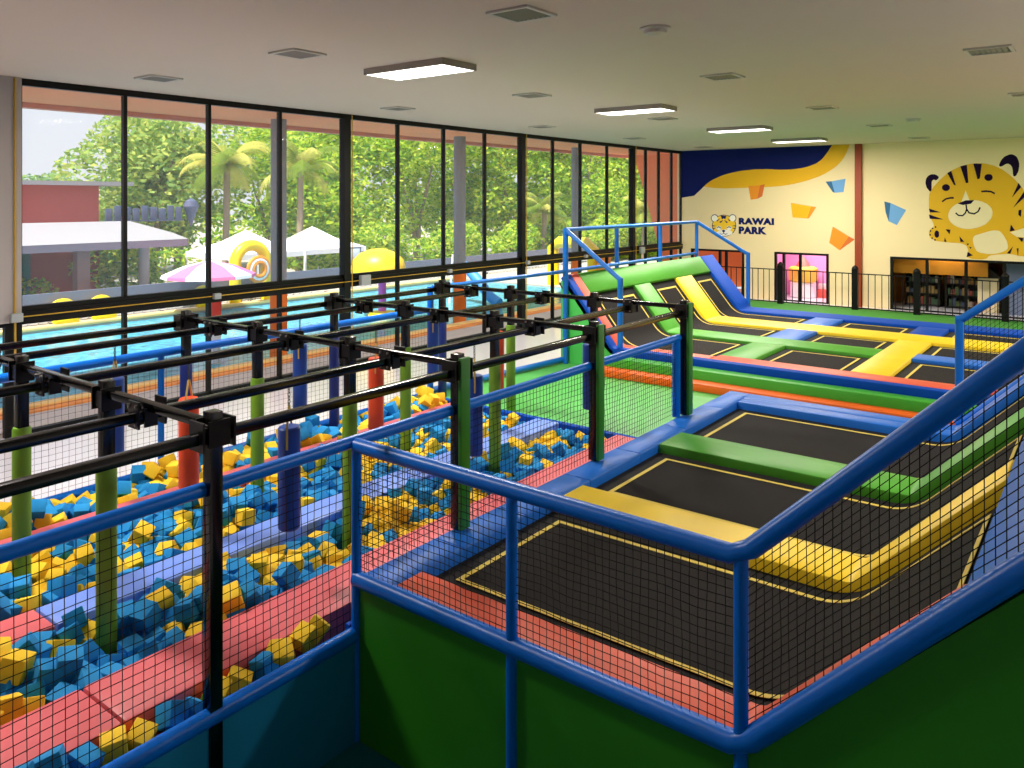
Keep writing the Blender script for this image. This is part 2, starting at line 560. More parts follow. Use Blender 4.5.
def vent_proto(x, y):
    t = thing('ceiling_vent', '', 'ceiling vent', (x, y, CEIL), 'square ceiling vents')
    bpy.context.view_layer.update()
    m = MB()
    s = 0.31
    for a, b, c, d in ((-s, s, -s, -s + .05), (-s, s, s - .05, s), (-s, -s + .05, -s + .05, s - .05), (s - .05, s, -s + .05, s - .05)):
        m.box(x + a, x + b, y + c, y + d, CEIL - 0.03, CEIL - 0.001)
    m.build('frame', VENTM, t)
    B(x - s + .05, x + s - .05, y - s + .05, y + s - .05, CEIL - 0.006, CEIL - 0.001).build('backing', VENTD, t)
    m = MB()
    for i in range(7):
        yy = y - 0.22 + i * 0.073
        m.add([(x - .26, yy, CEIL - .008), (x + .26, yy, CEIL - .008), (x + .26, yy + .05, CEIL - .028), (x - .26, yy + .05, CEIL - .028),
               (x - .26, yy, CEIL - .004), (x + .26, yy, CEIL - .004), (x + .26, yy + .05, CEIL - .024), (x - .26, yy + .05, CEIL - .024)],
              [(0, 1, 2, 3), (7, 6, 5, 4), (0, 4, 5, 1), (1, 5, 6, 2), (2, 6, 7, 3), (3, 7, 4, 0)])
    m.build('louvre', mat('vent_louvre', (120, 114, 106), rough=0.5), t)
    return t
VX = [7.65, 13.8, 20.0, 25.9, 32.0]
VY = [14.1, 10.0, 5.7, 1.5]
vp = None
colw = ['along the window side', 'in the row left of the ceiling panels', 'in the row right of the ceiling panels', 'in the rightmost row']
roww = ['nearest', 'second nearest', 'third nearest', 'fourth nearest', 'farthest']
for j, y in enumerate(VY):
    for i, x in enumerate(VX):
        if y < 2 and (x < 9 or x > 21): continue
        if y == 10.0 and x > 21: continue
        lb = 'square grey louvred ceiling vent, %s %s' % (roww[i] if y > 2 else ('nearer' if x < 15 else 'farther'), colw[j])
        if vp is None:
            vp = vent_proto(x, y)
            vp['label'] = lb
        else:
            dup(vp, (x, y, CEIL), lb)
for k, (x, y, lb) in enumerate(((9.38, 4.8, 'small white round ceiling speaker near the top middle'), (24.4, 4.5, 'small white round ceiling speaker far off above the right wall'))):
    t = thing('ceiling_speaker', lb, 'ceiling speaker', (x, y, CEIL))
    bpy.context.view_layer.update()
    MB().lathe([(0.2, CEIL - 0.002), (0.2, CEIL - 0.02), (0.17, CEIL - 0.04)], x, y, 24).build('rim', VENTM, t)
    MB().lathe([(0.16, CEIL - 0.041), (0.15, CEIL - 0.08), (0.08, CEIL - 0.1)], x, y, 24).build('grille', VENTD if k == 9 else VENTM, t)

# ------------------------------------------------------------------ murals on the far wall
NAVY = [[(15.83,6.65),(9.35,6.7),(9.6,6.32),(9.61,6.3),(9.64,6.26),(9.69,6.2),(9.75,6.13),(9.82,6.06),(9.9,5.99),(9.99,5.93),(10.09,5.88),(10.2,5.84),(10.31,5.8),(10.42,5.77),(10.54,5.74),(10.67,5.72),(10.82,5.7),(10.97,5.68),(11.14,5.67),(11.32,5.67),(11.51,5.67),(11.71,5.68),(11.92,5.7),(12.13,5.71),(12.33,5.71),(12.54,5.71),(12.73,5.71),(12.93,5.69),(13.12,5.68),(13.31,5.66),(13.49,5.63),(13.67,5.6),(13.84,5.56),(14.01,5.52),(14.18,5.47),(14.34,5.41),(14.48,5.35),(14.62,5.29),(14.75,5.22),(14.87,5.14),(14.99,5.05),(15.1,4.95),(15.21,4.85),(15.32,4.75),(15.44,4.65),(15.55,4.55),(15.67,4.46),(15.76,4.39),(15.82,4.35),(15.85,4.32)]]
BAND = [[(8.67,6.7),(8.68,6.67),(8.7,6.62),(8.73,6.53),(8.77,6.42),(8.81,6.32),(8.86,6.22),(8.9,6.14),(8.96,6.06),(9.01,5.98),(9.08,5.9),(9.15,5.83),(9.23,5.76),(9.32,5.69),(9.42,5.62),(9.53,5.55),(9.66,5.47),(9.79,5.41),(9.92,5.35),(10.06,5.3),(10.21,5.25),(10.35,5.2),(10.5,5.16),(10.65,5.12),(10.79,5.09),(10.94,5.05),(11.09,5.03),(11.24,5.0),(11.39,4.98),(11.55,4.96),(11.7,4.95),(11.85,4.94),(12.01,4.93),(12.17,4.93),(12.35,4.92),(12.54,4.92),(12.73,4.91),(12.93,4.91),(13.13,4.9),(13.34,4.9),(13.54,4.89),(13.73,4.89),(13.92,4.88),(14.1,4.88),(14.26,4.89),(14.42,4.89),(14.58,4.9),(14.72,4.92),(14.86,4.94),(14.97,4.96),(15.03,4.97),(15.07,4.97),(15.06,4.98),(15.05,5.0),(15.02,5.02),(14.99,5.06),(14.93,5.1),(14.85,5.15),(14.75,5.22),(14.62,5.29),(14.48,5.35),(14.34,5.41),(14.18,5.47),(14.01,5.52),(13.84,5.56),(13.67,5.6),(13.49,5.63),(13.31,5.66),(13.12,5.68),(12.93,5.69),(12.73,5.71),(12.54,5.71),(12.33,5.71),(12.13,5.71),(11.92,5.7),(11.71,5.68),(11.51,5.67),(11.32,5.67),(11.14,5.67),(10.97,5.68),(10.82,5.7),(10.67,5.72),(10.54,5.74),(10.42,5.77),(10.31,5.8),(10.2,5.84),(10.09,5.88),(9.99,5.93),(9.9,5.99),(9.82,6.06),(9.75,6.13),(9.69,6.2),(9.63,6.29),(9.57,6.37),(9.5,6.46),(9.44,6.56),(9.4,6.63),(9.36,6.68),(9.35,6.7)]]
CHIP = [('orange',[(12.97,4.98),(12.44,5.0),(12.56,4.41),(12.86,4.37)],[(12.44,5.0),(12.23,5.06),(12.34,4.52),(12.56,4.41)]),('amber',[(11.09,4.23),(10.24,4.09),(10.41,3.57),(11.02,3.61)],[(10.24,4.09),(10.03,4.06),(10.33,3.58),(10.41,3.57)]),('blue',[(9.41,5.14),(8.85,5.24),(8.93,4.69),(9.28,4.66)],[(9.65,5.13),(9.41,5.14),(9.28,4.66),(9.36,4.69)]),('orange',[(9.36,3.25),(8.72,2.86),(9.1,2.28),(9.5,2.57)],[(8.72,2.86),(8.5,2.74),(9.07,2.28),(9.1,2.28)]),('blue',[(7.14,4.24),(6.57,3.96),(6.91,3.36),(7.21,3.51)],[(7.37,4.3),(7.14,4.24),(7.21,3.51),(7.32,3.86)])]
T_BODY = [[(5.74,4.6),(5.72,4.65),(5.7,4.7),(5.67,4.75),(5.64,4.8),(5.61,4.85),(5.57,4.91),(5.53,4.96),(5.48,5.02),(5.43,5.08),(5.37,5.15),(5.3,5.22),(5.22,5.3),(5.14,5.38),(5.05,5.45),(4.95,5.51),(4.86,5.56),(4.76,5.61),(4.66,5.65),(4.56,5.68),(4.46,5.71),(4.36,5.73),(4.26,5.74),(4.16,5.75),(4.05,5.74),(3.94,5.74),(3.83,5.72),(3.73,5.69),(3.63,5.66),(3.54,5.62),(3.45,5.57),(3.36,5.52),(3.28,5.46),(3.2,5.39),(3.12,5.32),(3.05,5.25),(2.98,5.18),(2.91,5.1),(2.85,5.02),(2.8,4.95),(2.74,4.88),(2.7,4.81),(2.65,4.73),(2.61,4.66),(2.57,4.58),(2.53,4.51),(2.49,4.46),(2.45,4.43),(2.41,4.44),(2.36,4.47),(2.31,4.49),(2.26,4.49),(2.2,4.49),(2.13,4.48),(2.08,4.45),(2.04,4.41),(2.0,4.36),(1.98,4.3),(1.96,4.24),(1.96,4.17),(1.98,4.09),(2.0,4.02),(2.04,3.94),(2.08,3.88),(2.13,3.81),(2.2,3.75),(2.25,3.68),(2.29,3.61),(2.31,3.54),(2.33,3.46),(2.34,3.39),(2.35,3.32),(2.37,3.25),(2.38,3.19),(2.38,3.12),(2.37,3.05),(2.36,2.96),(2.33,2.87),(2.32,2.78),(2.31,2.69),(2.31,2.59),(2.33,2.5),(2.35,2.43),(2.4,2.37),(2.45,2.33),(2.52,2.31),(2.6,2.3),(2.7,2.3),(2.8,2.31),(2.91,2.34),(3.01,2.36),(3.1,2.37),(3.18,2.37),(3.24,2.36),(3.32,2.35),(3.41,2.34),(3.5,2.33),(3.61,2.31),(3.7,2.29),(3.75,2.26),(3.79,2.23),(3.79,2.2),(3.83,2.17),(3.89,2.15),(3.98,2.13),(4.1,2.13),(4.2,2.13),(4.28,2.13),(4.35,2.15),(4.39,2.17),(4.43,2.19),(4.44,2.23),(4.44,2.27),(4.42,2.32),(4.41,2.38),(4.42,2.45),(4.44,2.52),(4.47,2.6),(4.54,2.66),(4.64,2.7),(4.77,2.72),(4.93,2.72),(5.08,2.73),(5.21,2.74),(5.33,2.75),(5.43,2.76),(5.52,2.78),(5.59,2.81),(5.65,2.84),(5.7,2.88),(5.73,2.93),(5.75,2.98),(5.76,3.04),(5.76,3.1),(5.74,3.16),(5.72,3.21),(5.68,3.25),(5.63,3.28),(5.6,3.32),(5.59,3.36),(5.59,3.4),(5.61,3.46),(5.64,3.52),(5.66,3.58),(5.69,3.66),(5.71,3.74),(5.73,3.84),(5.75,3.97),(5.76,4.11),(5.76,4.28),(5.76,4.41),(5.75,4.52)]]
T_CREAM = [[(3.63,3.91),(3.64,3.79),(3.68,3.67),(3.76,3.56),(3.86,3.45),(4.0,3.37),(4.15,3.31),(4.31,3.27),(4.47,3.26),(4.63,3.28),(4.78,3.33),(4.9,3.4),(5.0,3.49),(5.07,3.6),(5.1,3.72),(5.09,3.84),(5.05,3.96),(4.97,4.08),(4.86,4.18),(4.72,4.26),(4.57,4.32),(4.41,4.36),(4.24,4.36),(4.08,4.34),(3.94,4.29),(3.82,4.22),(3.72,4.13),(3.66,4.03)],[(4.51,4.73),(4.67,4.25),(4.36,4.29)],[(4.19,3.03),(4.11,3.06),(4.02,3.09),(3.92,3.13),(3.81,3.17),(3.69,3.21),(3.58,3.23),(3.49,3.23),(3.42,3.21),(3.37,3.17),(3.32,3.11),(3.27,3.03),(3.22,2.93),(3.17,2.82),(3.15,2.72),(3.14,2.63),(3.15,2.57),(3.19,2.52),(3.24,2.48),(3.31,2.44),(3.4,2.4),(3.5,2.37),(3.61,2.35),(3.72,2.34),(3.83,2.34),(3.94,2.36),(4.03,2.38),(4.1,2.41),(4.15,2.44),(4.17,2.48),(4.2,2.54),(4.23,2.61),(4.25,2.7),(4.27,2.82),(4.27,2.91),(4.24,2.98)],[(3.08,3.17),(2.63,3.34),(2.4,3.19),(2.63,3.0),(2.87,3.01)]]
T_NAVY = [[(4.78,4.23),(4.5,4.35),(4.23,4.36),(4.33,4.22),(4.61,4.17)],[(4.86,3.85),(4.76,3.75),(4.6,3.74),(4.5,3.85),(4.45,4.0),(4.47,4.19),(4.52,4.18),(4.5,4.01),(4.54,3.88),(4.62,3.79),(4.74,3.8),(4.83,3.89)],[(4.49,3.99),(4.41,3.85),(4.22,3.81),(4.08,3.91),(4.01,4.07),(4.06,4.1),(4.11,3.95),(4.23,3.87),(4.38,3.9),(4.45,4.02)],[(5.29,4.27),(5.17,4.37),(5.03,4.41),(4.91,4.41),(4.91,4.48),(5.04,4.47),(5.19,4.43),(5.32,4.32)],[(3.99,4.65),(3.83,4.66),(3.67,4.64),(3.57,4.57),(3.55,4.63),(3.66,4.7),(3.83,4.73),(4.0,4.71)],[(5.04,4.84),(5.04,4.81),(5.05,4.78),(5.07,4.76),(5.09,4.74),(5.11,4.72),(5.14,4.71),(5.17,4.71),(5.2,4.71),(5.23,4.72),(5.26,4.74),(5.28,4.76),(5.3,4.78),(5.31,4.81),(5.31,4.84),(5.31,4.87),(5.3,4.9),(5.28,4.92),(5.26,4.94),(5.23,4.96),(5.2,4.97),(5.17,4.97),(5.14,4.97),(5.11,4.96),(5.09,4.94),(5.07,4.92),(5.05,4.9),(5.04,4.87)],[(3.62,5.21),(3.63,5.18),(3.64,5.15),(3.65,5.13),(3.67,5.11),(3.7,5.09),(3.73,5.08),(3.76,5.08),(3.79,5.08),(3.82,5.09),(3.84,5.11),(3.87,5.13),(3.88,5.15),(3.89,5.18),(3.9,5.21),(3.89,5.24),(3.88,5.27),(3.87,5.29),(3.84,5.31),(3.82,5.32),(3.79,5.33),(3.76,5.33),(3.73,5.33),(3.7,5.32),(3.67,5.31),(3.65,5.28),(3.64,5.26),(3.63,5.23)],[(5.13,5.4),(4.99,5.48),(4.84,4.92),(4.9,4.94)],[(4.69,5.65),(4.47,5.7),(4.42,5.02),(4.5,5.0)],[(4.26,5.74),(3.98,5.73),(4.04,5.17),(4.12,5.14)],[(5.76,4.03),(5.34,3.88),(5.73,3.88)],[(5.76,3.8),(5.25,3.61),(5.73,3.63)],[(2.81,4.99),(2.73,4.84),(3.02,4.45)],[(2.63,4.69),(2.55,4.55),(2.98,4.08)],[(5.77,4.75),(5.82,4.81),(5.85,4.88),(5.87,4.95),(5.88,5.02),(5.88,5.08),(5.87,5.14),(5.86,5.2),(5.83,5.24),(5.8,5.29),(5.76,5.32),(5.72,5.34),(5.68,5.36),(5.63,5.36),(5.58,5.36),(5.54,5.35),(5.5,5.33),(5.46,5.3),(5.43,5.27),(5.42,5.24),(5.43,5.2),(5.46,5.17),(5.49,5.14),(5.51,5.13),(5.54,5.13),(5.57,5.15),(5.6,5.15),(5.62,5.14),(5.64,5.12),(5.66,5.08),(5.67,5.04),(5.67,5.0),(5.67,4.94),(5.67,4.88),(5.67,4.82),(5.67,4.77),(5.68,4.73),(5.69,4.7),(5.71,4.69),(5.74,4.7)],[(3.41,5.71),(3.39,5.77),(3.36,5.83),(3.33,5.88),(3.29,5.93),(3.25,5.97),(3.2,6.0),(3.15,6.02),(3.1,6.04),(3.05,6.05),(3.0,6.04),(2.95,6.02),(2.91,5.99),(2.87,5.95),(2.84,5.89),(2.82,5.83),(2.8,5.76),(2.79,5.69),(2.79,5.61),(2.8,5.53),(2.81,5.45),(2.83,5.38),(2.86,5.32),(2.88,5.27),(2.91,5.24),(2.94,5.23),(2.96,5.24),(2.98,5.28),(2.99,5.34),(2.99,5.42),(3.0,5.49),(3.01,5.55),(3.03,5.6),(3.05,5.64),(3.07,5.66),(3.1,5.68),(3.13,5.7),(3.16,5.7),(3.19,5.7),(3.23,5.68),(3.26,5.66),(3.29,5.64),(3.32,5.62),(3.35,5.61),(3.38,5.6),(3.4,5.61),(3.42,5.63),(3.42,5.66)],[(5.41,3.04),(5.41,3.01),(5.41,2.98),(5.42,2.95),(5.44,2.93),(5.45,2.91),(5.47,2.9),(5.49,2.9),(5.51,2.9),(5.52,2.91),(5.54,2.93),(5.55,2.95),(5.56,2.98),(5.57,3.01),(5.57,3.04),(5.57,3.07),(5.56,3.1),(5.55,3.13),(5.54,3.15),(5.52,3.17),(5.51,3.18),(5.49,3.18),(5.47,3.18),(5.45,3.17),(5.44,3.15),(5.42,3.13),(5.41,3.1),(5.41,3.07)],[(5.6,3.26),(5.61,3.24),(5.63,3.23),(5.66,3.24),(5.66,3.26),(5.66,3.28),(5.63,3.29),(5.61,3.28)],[(5.5,3.31),(5.51,3.29),(5.53,3.28),(5.55,3.29),(5.56,3.31),(5.55,3.34),(5.53,3.35),(5.51,3.34)],[(5.68,3.15),(5.68,3.13),(5.7,3.12),(5.73,3.13),(5.73,3.15),(5.73,3.18),(5.7,3.19),(5.68,3.18)],[(5.69,3.01),(5.7,2.98),(5.72,2.97),(5.74,2.98),(5.75,3.01),(5.74,3.03),(5.72,3.04),(5.7,3.03)],[(5.62,2.88),(5.63,2.85),(5.65,2.84),(5.67,2.85),(5.68,2.88),(5.67,2.9),(5.65,2.91),(5.63,2.9)],[(5.52,2.82),(5.53,2.79),(5.55,2.78),(5.57,2.79),(5.58,2.81),(5.57,2.84),(5.55,2.85),(5.53,2.84)],[(5.19,3.24),(5.02,3.22),(5.05,3.04)],[(5.21,2.92),(5.15,2.75),(5.24,2.76)],[(4.72,2.98),(4.55,2.77),(4.68,2.76)],[(4.48,2.71),(4.39,2.71),(4.44,2.64)],[(4.39,2.58),(4.31,2.58),(4.35,2.51)],[(4.44,2.4),(4.27,2.27),(4.48,2.19)],[(3.05,3.46),(2.92,3.24),(3.09,3.2)],[(2.81,3.99),(2.72,4.01),(2.74,3.74),(2.82,3.82)],[(2.84,2.99),(2.66,2.97),(2.7,2.81)],[(3.18,2.39),(2.98,2.66),(3.07,2.38)],[(2.87,2.59),(2.81,2.59),(2.83,2.29)],[(2.63,2.6),(2.58,2.54),(2.61,2.29)]]
E_NAVY = [[(14.37,3.53),(14.37,3.49),(14.39,3.45),(14.41,3.42),(14.44,3.39),(14.47,3.37),(14.51,3.35),(14.55,3.35),(14.59,3.35),(14.62,3.36),(14.66,3.38),(14.69,3.41),(14.71,3.44),(14.72,3.48),(14.73,3.52),(14.72,3.56),(14.71,3.6),(14.69,3.63),(14.66,3.66),(14.62,3.68),(14.59,3.69),(14.55,3.7),(14.51,3.7),(14.47,3.68),(14.44,3.66),(14.41,3.64),(14.39,3.6),(14.37,3.56)],[(13.52,3.54),(13.53,3.5),(13.54,3.46),(13.56,3.43),(13.59,3.4),(13.62,3.38),(13.65,3.37),(13.69,3.36),(13.73,3.37),(13.77,3.38),(13.8,3.4),(13.83,3.42),(13.85,3.46),(13.86,3.49),(13.87,3.53),(13.86,3.57),(13.85,3.61),(13.83,3.64),(13.8,3.67),(13.77,3.69),(13.73,3.71),(13.69,3.71),(13.65,3.71),(13.62,3.69),(13.59,3.67),(13.56,3.65),(13.54,3.61),(13.53,3.58)],[(13.53,3.2),(13.54,3.09),(13.58,2.99),(13.65,2.89),(13.74,2.81),(13.85,2.75),(13.97,2.71),(14.1,2.7),(14.23,2.7),(14.35,2.74),(14.46,2.79),(14.55,2.87),(14.62,2.96),(14.66,3.07),(14.68,3.18),(14.66,3.29),(14.62,3.4),(14.55,3.49),(14.46,3.57),(14.35,3.63),(14.23,3.67),(14.1,3.69),(13.97,3.67),(13.85,3.64),(13.74,3.58),(13.65,3.51),(13.58,3.41),(13.54,3.31)]]
E_FACE = [[(13.56,3.2),(13.57,3.1),(13.61,3.0),(13.67,2.91),(13.76,2.83),(13.86,2.78),(13.98,2.74),(14.1,2.72),(14.22,2.73),(14.34,2.76),(14.44,2.82),(14.53,2.89),(14.59,2.98),(14.63,3.07),(14.65,3.18),(14.63,3.28),(14.59,3.38),(14.53,3.47),(14.44,3.55),(14.34,3.61),(14.22,3.64),(14.1,3.66),(13.98,3.65),(13.86,3.61),(13.76,3.56),(13.67,3.49),(13.61,3.4),(13.57,3.3)]]
E_CREAM = [[(14.4,3.53),(14.41,3.49),(14.42,3.46),(14.43,3.43),(14.46,3.41),(14.48,3.39),(14.52,3.38),(14.55,3.38),(14.58,3.38),(14.61,3.39),(14.64,3.41),(14.66,3.43),(14.68,3.46),(14.69,3.49),(14.69,3.52),(14.69,3.55),(14.68,3.58),(14.66,3.61),(14.64,3.63),(14.61,3.65),(14.58,3.66),(14.55,3.67),(14.52,3.66),(14.48,3.65),(14.46,3.64),(14.43,3.61),(14.42,3.59),(14.41,3.56)],[(13.55,3.54),(13.56,3.51),(13.57,3.48),(13.58,3.45),(13.61,3.43),(13.63,3.41),(13.66,3.4),(13.69,3.39),(13.72,3.4),(13.75,3.41),(13.78,3.42),(13.8,3.44),(13.82,3.47),(13.83,3.5),(13.83,3.53),(13.83,3.57),(13.82,3.6),(13.8,3.62),(13.78,3.65),(13.75,3.66),(13.72,3.67),(13.69,3.68),(13.66,3.68),(13.63,3.66),(13.61,3.65),(13.58,3.63),(13.57,3.6),(13.56,3.57)],[(13.7,2.88),(13.71,2.85),(13.74,2.82),(13.78,2.79),(13.84,2.77),(13.91,2.75),(13.98,2.73),(14.06,2.73),(14.15,2.73),(14.22,2.74),(14.29,2.75),(14.35,2.78),(14.4,2.8),(14.42,2.83),(14.43,2.86),(14.42,2.9),(14.4,2.93),(14.35,2.95),(14.29,2.98),(14.22,3.0),(14.15,3.01),(14.06,3.02),(13.98,3.01),(13.91,3.01),(13.84,2.99),(13.78,2.97),(13.74,2.94),(13.71,2.91)],[(14.23,3.08),(14.23,3.06),(14.24,3.04),(14.25,3.02),(14.27,3.0),(14.29,2.99),(14.32,2.98),(14.34,2.98),(14.37,2.98),(14.4,2.99),(14.42,3.0),(14.44,3.02),(14.45,3.03),(14.46,3.05),(14.46,3.07),(14.46,3.1),(14.45,3.12),(14.44,3.14),(14.42,3.15),(14.4,3.16),(14.37,3.17),(14.34,3.17),(14.32,3.17),(14.29,3.17),(14.27,3.15),(14.25,3.14),(14.24,3.12),(14.23,3.1)],[(13.74,3.09),(13.75,3.07),(13.75,3.05),(13.77,3.03),(13.79,3.02),(13.81,3.0),(13.83,3.0),(13.86,2.99),(13.88,2.99),(13.91,3.0),(13.93,3.01),(13.95,3.03),(13.96,3.04),(13.97,3.06),(13.97,3.09),(13.97,3.11),(13.96,3.13),(13.95,3.15),(13.93,3.16),(13.91,3.17),(13.88,3.18),(13.86,3.18),(13.83,3.18),(13.81,3.18),(13.79,3.16),(13.77,3.15),(13.75,3.13),(13.75,3.11)]]
E_NAVY2 = [[(14.04,2.95),(14.04,2.94),(14.05,2.93),(14.06,2.92),(14.07,2.91),(14.08,2.91),(14.1,2.9),(14.11,2.9),(14.13,2.9),(14.15,2.91),(14.16,2.91),(14.17,2.92),(14.18,2.93),(14.19,2.94),(14.19,2.95),(14.19,2.96),(14.18,2.97),(14.17,2.98),(14.16,2.99),(14.15,2.99),(14.13,3.0),(14.11,3.0),(14.1,3.0),(14.08,2.99),(14.07,2.99),(14.06,2.98),(14.05,2.97),(14.04,2.96)],[(14.13,2.93),(14.14,2.83),(14.11,2.83),(14.1,2.93)],[(14.25,3.64),(13.98,3.64),(14.04,3.47),(14.11,3.53),(14.19,3.47)],[(14.43,3.06),(14.35,3.12),(14.26,3.06),(14.24,3.09),(14.35,3.16),(14.45,3.09)],[(13.95,3.07),(13.86,3.13),(13.78,3.08),(13.76,3.11),(13.86,3.17),(13.97,3.1)],[(14.48,3.4),(14.27,3.53),(14.4,3.38)],[(13.78,3.42),(13.94,3.53),(13.84,3.39)],[(14.34,3.35),(14.13,3.45),(14.25,3.31)],[(13.9,3.35),(14.09,3.45),(13.98,3.31)],[(14.64,3.2),(14.48,3.17),(14.64,3.14)],[(14.64,3.07),(14.48,3.07),(14.63,3.01)],[(13.55,3.22),(13.71,3.19),(13.55,3.16)],[(13.55,3.1),(13.71,3.09),(13.57,3.03)],[(14.3,2.82),(14.21,2.78),(14.11,2.83),(14.12,2.85),(14.21,2.8),(14.29,2.84)],[(14.12,2.83),(14.02,2.78),(13.93,2.83),(13.94,2.85),(14.02,2.81),(14.11,2.85)]]
TXT = [[(13.41,3.26),(11.82,3.56)],[(13.41,2.84),(12.15,3.17)]]

def paint(polys, off, name, m, parent):
    b = MB()
    for p in polys:
        b.poly([(FAR_X - off, y, z) for y, z in p], (0.0015, 0, 0))
    return b.build(name, m, parent)
t = thing('wave_mural', 'navy wave with a yellow band painted along the top of the left far wall', 'mural', (FAR_X, 12, 5))
bpy.context.view_layer.update()
NAVY = [[(16.18 if y > 15.55 else y, z) for y, z in p] for p in NAVY]
paint(NAVY, 0.004, 'navy_wave', NAVYP, t)
paint(BAND, 0.004, 'yellow_band', AMBP, t)
CL = ['orange faceted chip painted just under the yellow wave', 'amber four-sided chip painted above the glass door', 'light blue chip painted under the right end of the yellow wave', 'large orange chip painted beside the rust red column', 'light blue chip painted between the rust red column and the tiger']
cm = {'orange': (ORAP, ORAD), 'amber': (AMBP, ORAP), 'blue': (BLUP, BLUD)}
for (k, a, b), lb in zip(CHIP, CL):
    cy = sum(p[0] for p in a) / len(a)
    cz = sum(p[1] for p in a) / len(a)
    t = thing('painted_chip', lb, 'wall painting', (FAR_X, cy, cz))
    bpy.context.view_layer.update()
    paint([a], 0.008, 'light_facet', cm[k][0], t)
    paint([b], 0.008, 'dark_facet', cm[k][1], t)
t = thing('tiger_mural', 'large smiling yellow tiger painted above the wide dark windows', 'mural', (FAR_X, 4, 4.5))
bpy.context.view_layer.update()
paint(T_BODY, 0.004, 'tiger_body', TIGP, t)
for n_, p_ in zip(('muzzle', 'nose_bridge', 'belly', 'tail_gap'), T_CREAM):
    paint([p_], 0.007, n_, TIGC, t)
for n_, p_ in zip(['nose', 'mouth', 'mouth', 'closed_eye', 'closed_eye', 'brow_spot', 'brow_spot'] + ['stripe'] * 7 + ['ear', 'ear', 'paw_pad'] + ['paw_dot'] * 6 + ['stripe'] * 20, T_NAVY):
    paint([p_], 0.010, n_, TIGN, t)
t = thing('wall_sign', 'park sign of a round tiger face beside two lines of navy capital letters', 'sign', (FAR_X, 13, 3.3))
bpy.context.view_layer.update()
for n_, p_ in zip(('ear_outline', 'ear_outline', 'face_outline'), E_NAVY):
    paint([p_], 0.004, n_, NAVYP, t)
paint(E_FACE, 0.007, 'face', mat('paint_logo_yellow', (255, 206, 44), rough=0.7), t)
for n_, p_ in zip(('ear', 'ear', 'muzzle', 'eye_patch', 'eye_patch'), E_CREAM):
    paint([p_], 0.010, n_, mat('paint_logo_white', (255, 250, 240), rough=0.7), t)
for n_, p_ in zip(['nose', 'lip_line', 'brow_mark', 'closed_eye', 'closed_eye'] + ['stripe'] * 8 + ['smile', 'smile'], E_NAVY2):
    paint([p_], 0.013, n_, NAVYP, t)
def letters(txt, y0, y1, z0, z1, name, parent):
    c = bpy.data.curves.new(name, 'FONT')
    c.body = txt
    c.size = 1.0
    c.offset = 0.07
    c.space_character = 1.14
    c.extrude = 0.004
    o = bpy.data.objects.new(name, c)
    COL.objects.link(o)
    bpy.context.view_layer.update()
    dg = bpy.context.evaluated_depsgraph_get()
    me = bpy.data.meshes.new_from_object(o.evaluated_get(dg))
    bpy.data.objects.remove(o)
    xs = [v.co.x for v in me.vertices]
    ys = [v.co.y for v in me.vertices]
    ax, bx, ay, by = min(xs), max(xs), min(ys), max(ys)
    for v in me.vertices:
        u, w = (v.co.x - ax) / (bx - ax), (v.co.y - ay) / (by - ay)
        v.co = Vector((FAR_X - 0.006 - v.co.z, y0 + (y1 - y0) * u, z0 + (z1 - z0) * w))
    me.materials.clear()
    me.materials.append(NAVYP)
    r = bpy.data.objects.new(name, me)
    COL.objects.link(r)
    r.parent = parent
    r.matrix_parent_inverse = parent.matrix_basis.inverted()
letters('RAWAI', TXT[0][0][0], TXT[0][1][0], TXT[0][0][1], TXT[0][1][1], 'top_lettering', t)
letters('PARK', TXT[1][0][0], TXT[1][1][0], TXT[1][0][1], TXT[1][1][1], 'bottom_lettering', t)

# ------------------------------------------------------------------ black fence before the far wall
FX = 33.0
posts = [14.2, 11.1, 8.16, 5.95, 3.1, 0.3]
fence = thing('fence', 'long black metal railing fence with upright bars along the far wall', 'fence', (FX, 8, 0))
bpy.context.view_layer.update()
for y in posts:
    m = MB()
    m.box(FX - 0.09, FX + 0.09, y - 0.11, y + 0.11, 0, 1.62)
    m.lathe([(0.13, 1.62), (0.13, 1.66), (0.08, 1.74), (0.02, 1.78)], FX, y, 12)
    m.build('post', FENCE, fence)
for a, b in zip(posts, posts[1:]):
    m = MB()
    m.box(FX - 0.02, FX + 0.02, b + 0.11, a - 0.11, 1.43, 1.47)
    m.box(FX - 0.02, FX + 0.02, b + 0.11, a - 0.11, 0.08, 0.12)
    n = int((a - b) / 0.235)
    for i in range(1, n):
        y = b + (a - b) * i / n
        m.box(FX - 0.013, FX + 0.013, y - 0.013, y + 0.013, 0.12, 1.43)
    m.build('panel', FENCE, fence)
struct(B(22.6, FX + 0.6, -6.9, 15.2, 0.0, 0.03).build('floor_green_strip', mat('floor_turf', (64, 140, 50), rough=0.8)))
# ================================================================== trampoline decks
class Prof:
    # side profile of a deck: flat at z0, bending up at yb into a ramp of angle a
    def __init__(s, yb, z0, sg, a):
        s.yb, s.z0, s.sg, s.a = yb, z0, sg, a
    def s_of(s, y):
        return (y - s.yb) * s.sg
    def pt(s, t, off=0.0, R=0.12):
        a = s.a
        T = R * math.tan(a / 2)
        if t <= -T:
            u, z, th = t, 0.0, 0.0
        elif t >= T:
            u, z, th = t * math.cos(a), t * math.sin(a), a
        else:
            th = (t + T) / (2 * T) * a
            u, z = -T + R * math.sin(th), R - R * math.cos(th)
        return (s.yb + s.sg * (u - off * math.sin(th)), s.z0 + z + off * math.cos(th))
    def stations(s, t0, t1, R=0.12, n=10):
        T = R * math.tan(s.a / 2)
        st = [t0]
        for k in range(n + 1):
            t = -T + 2 * T * k / n
            if t0 + 0.001 < t < t1 - 0.001:
                st.append(t)
        st.append(t1)
        return st
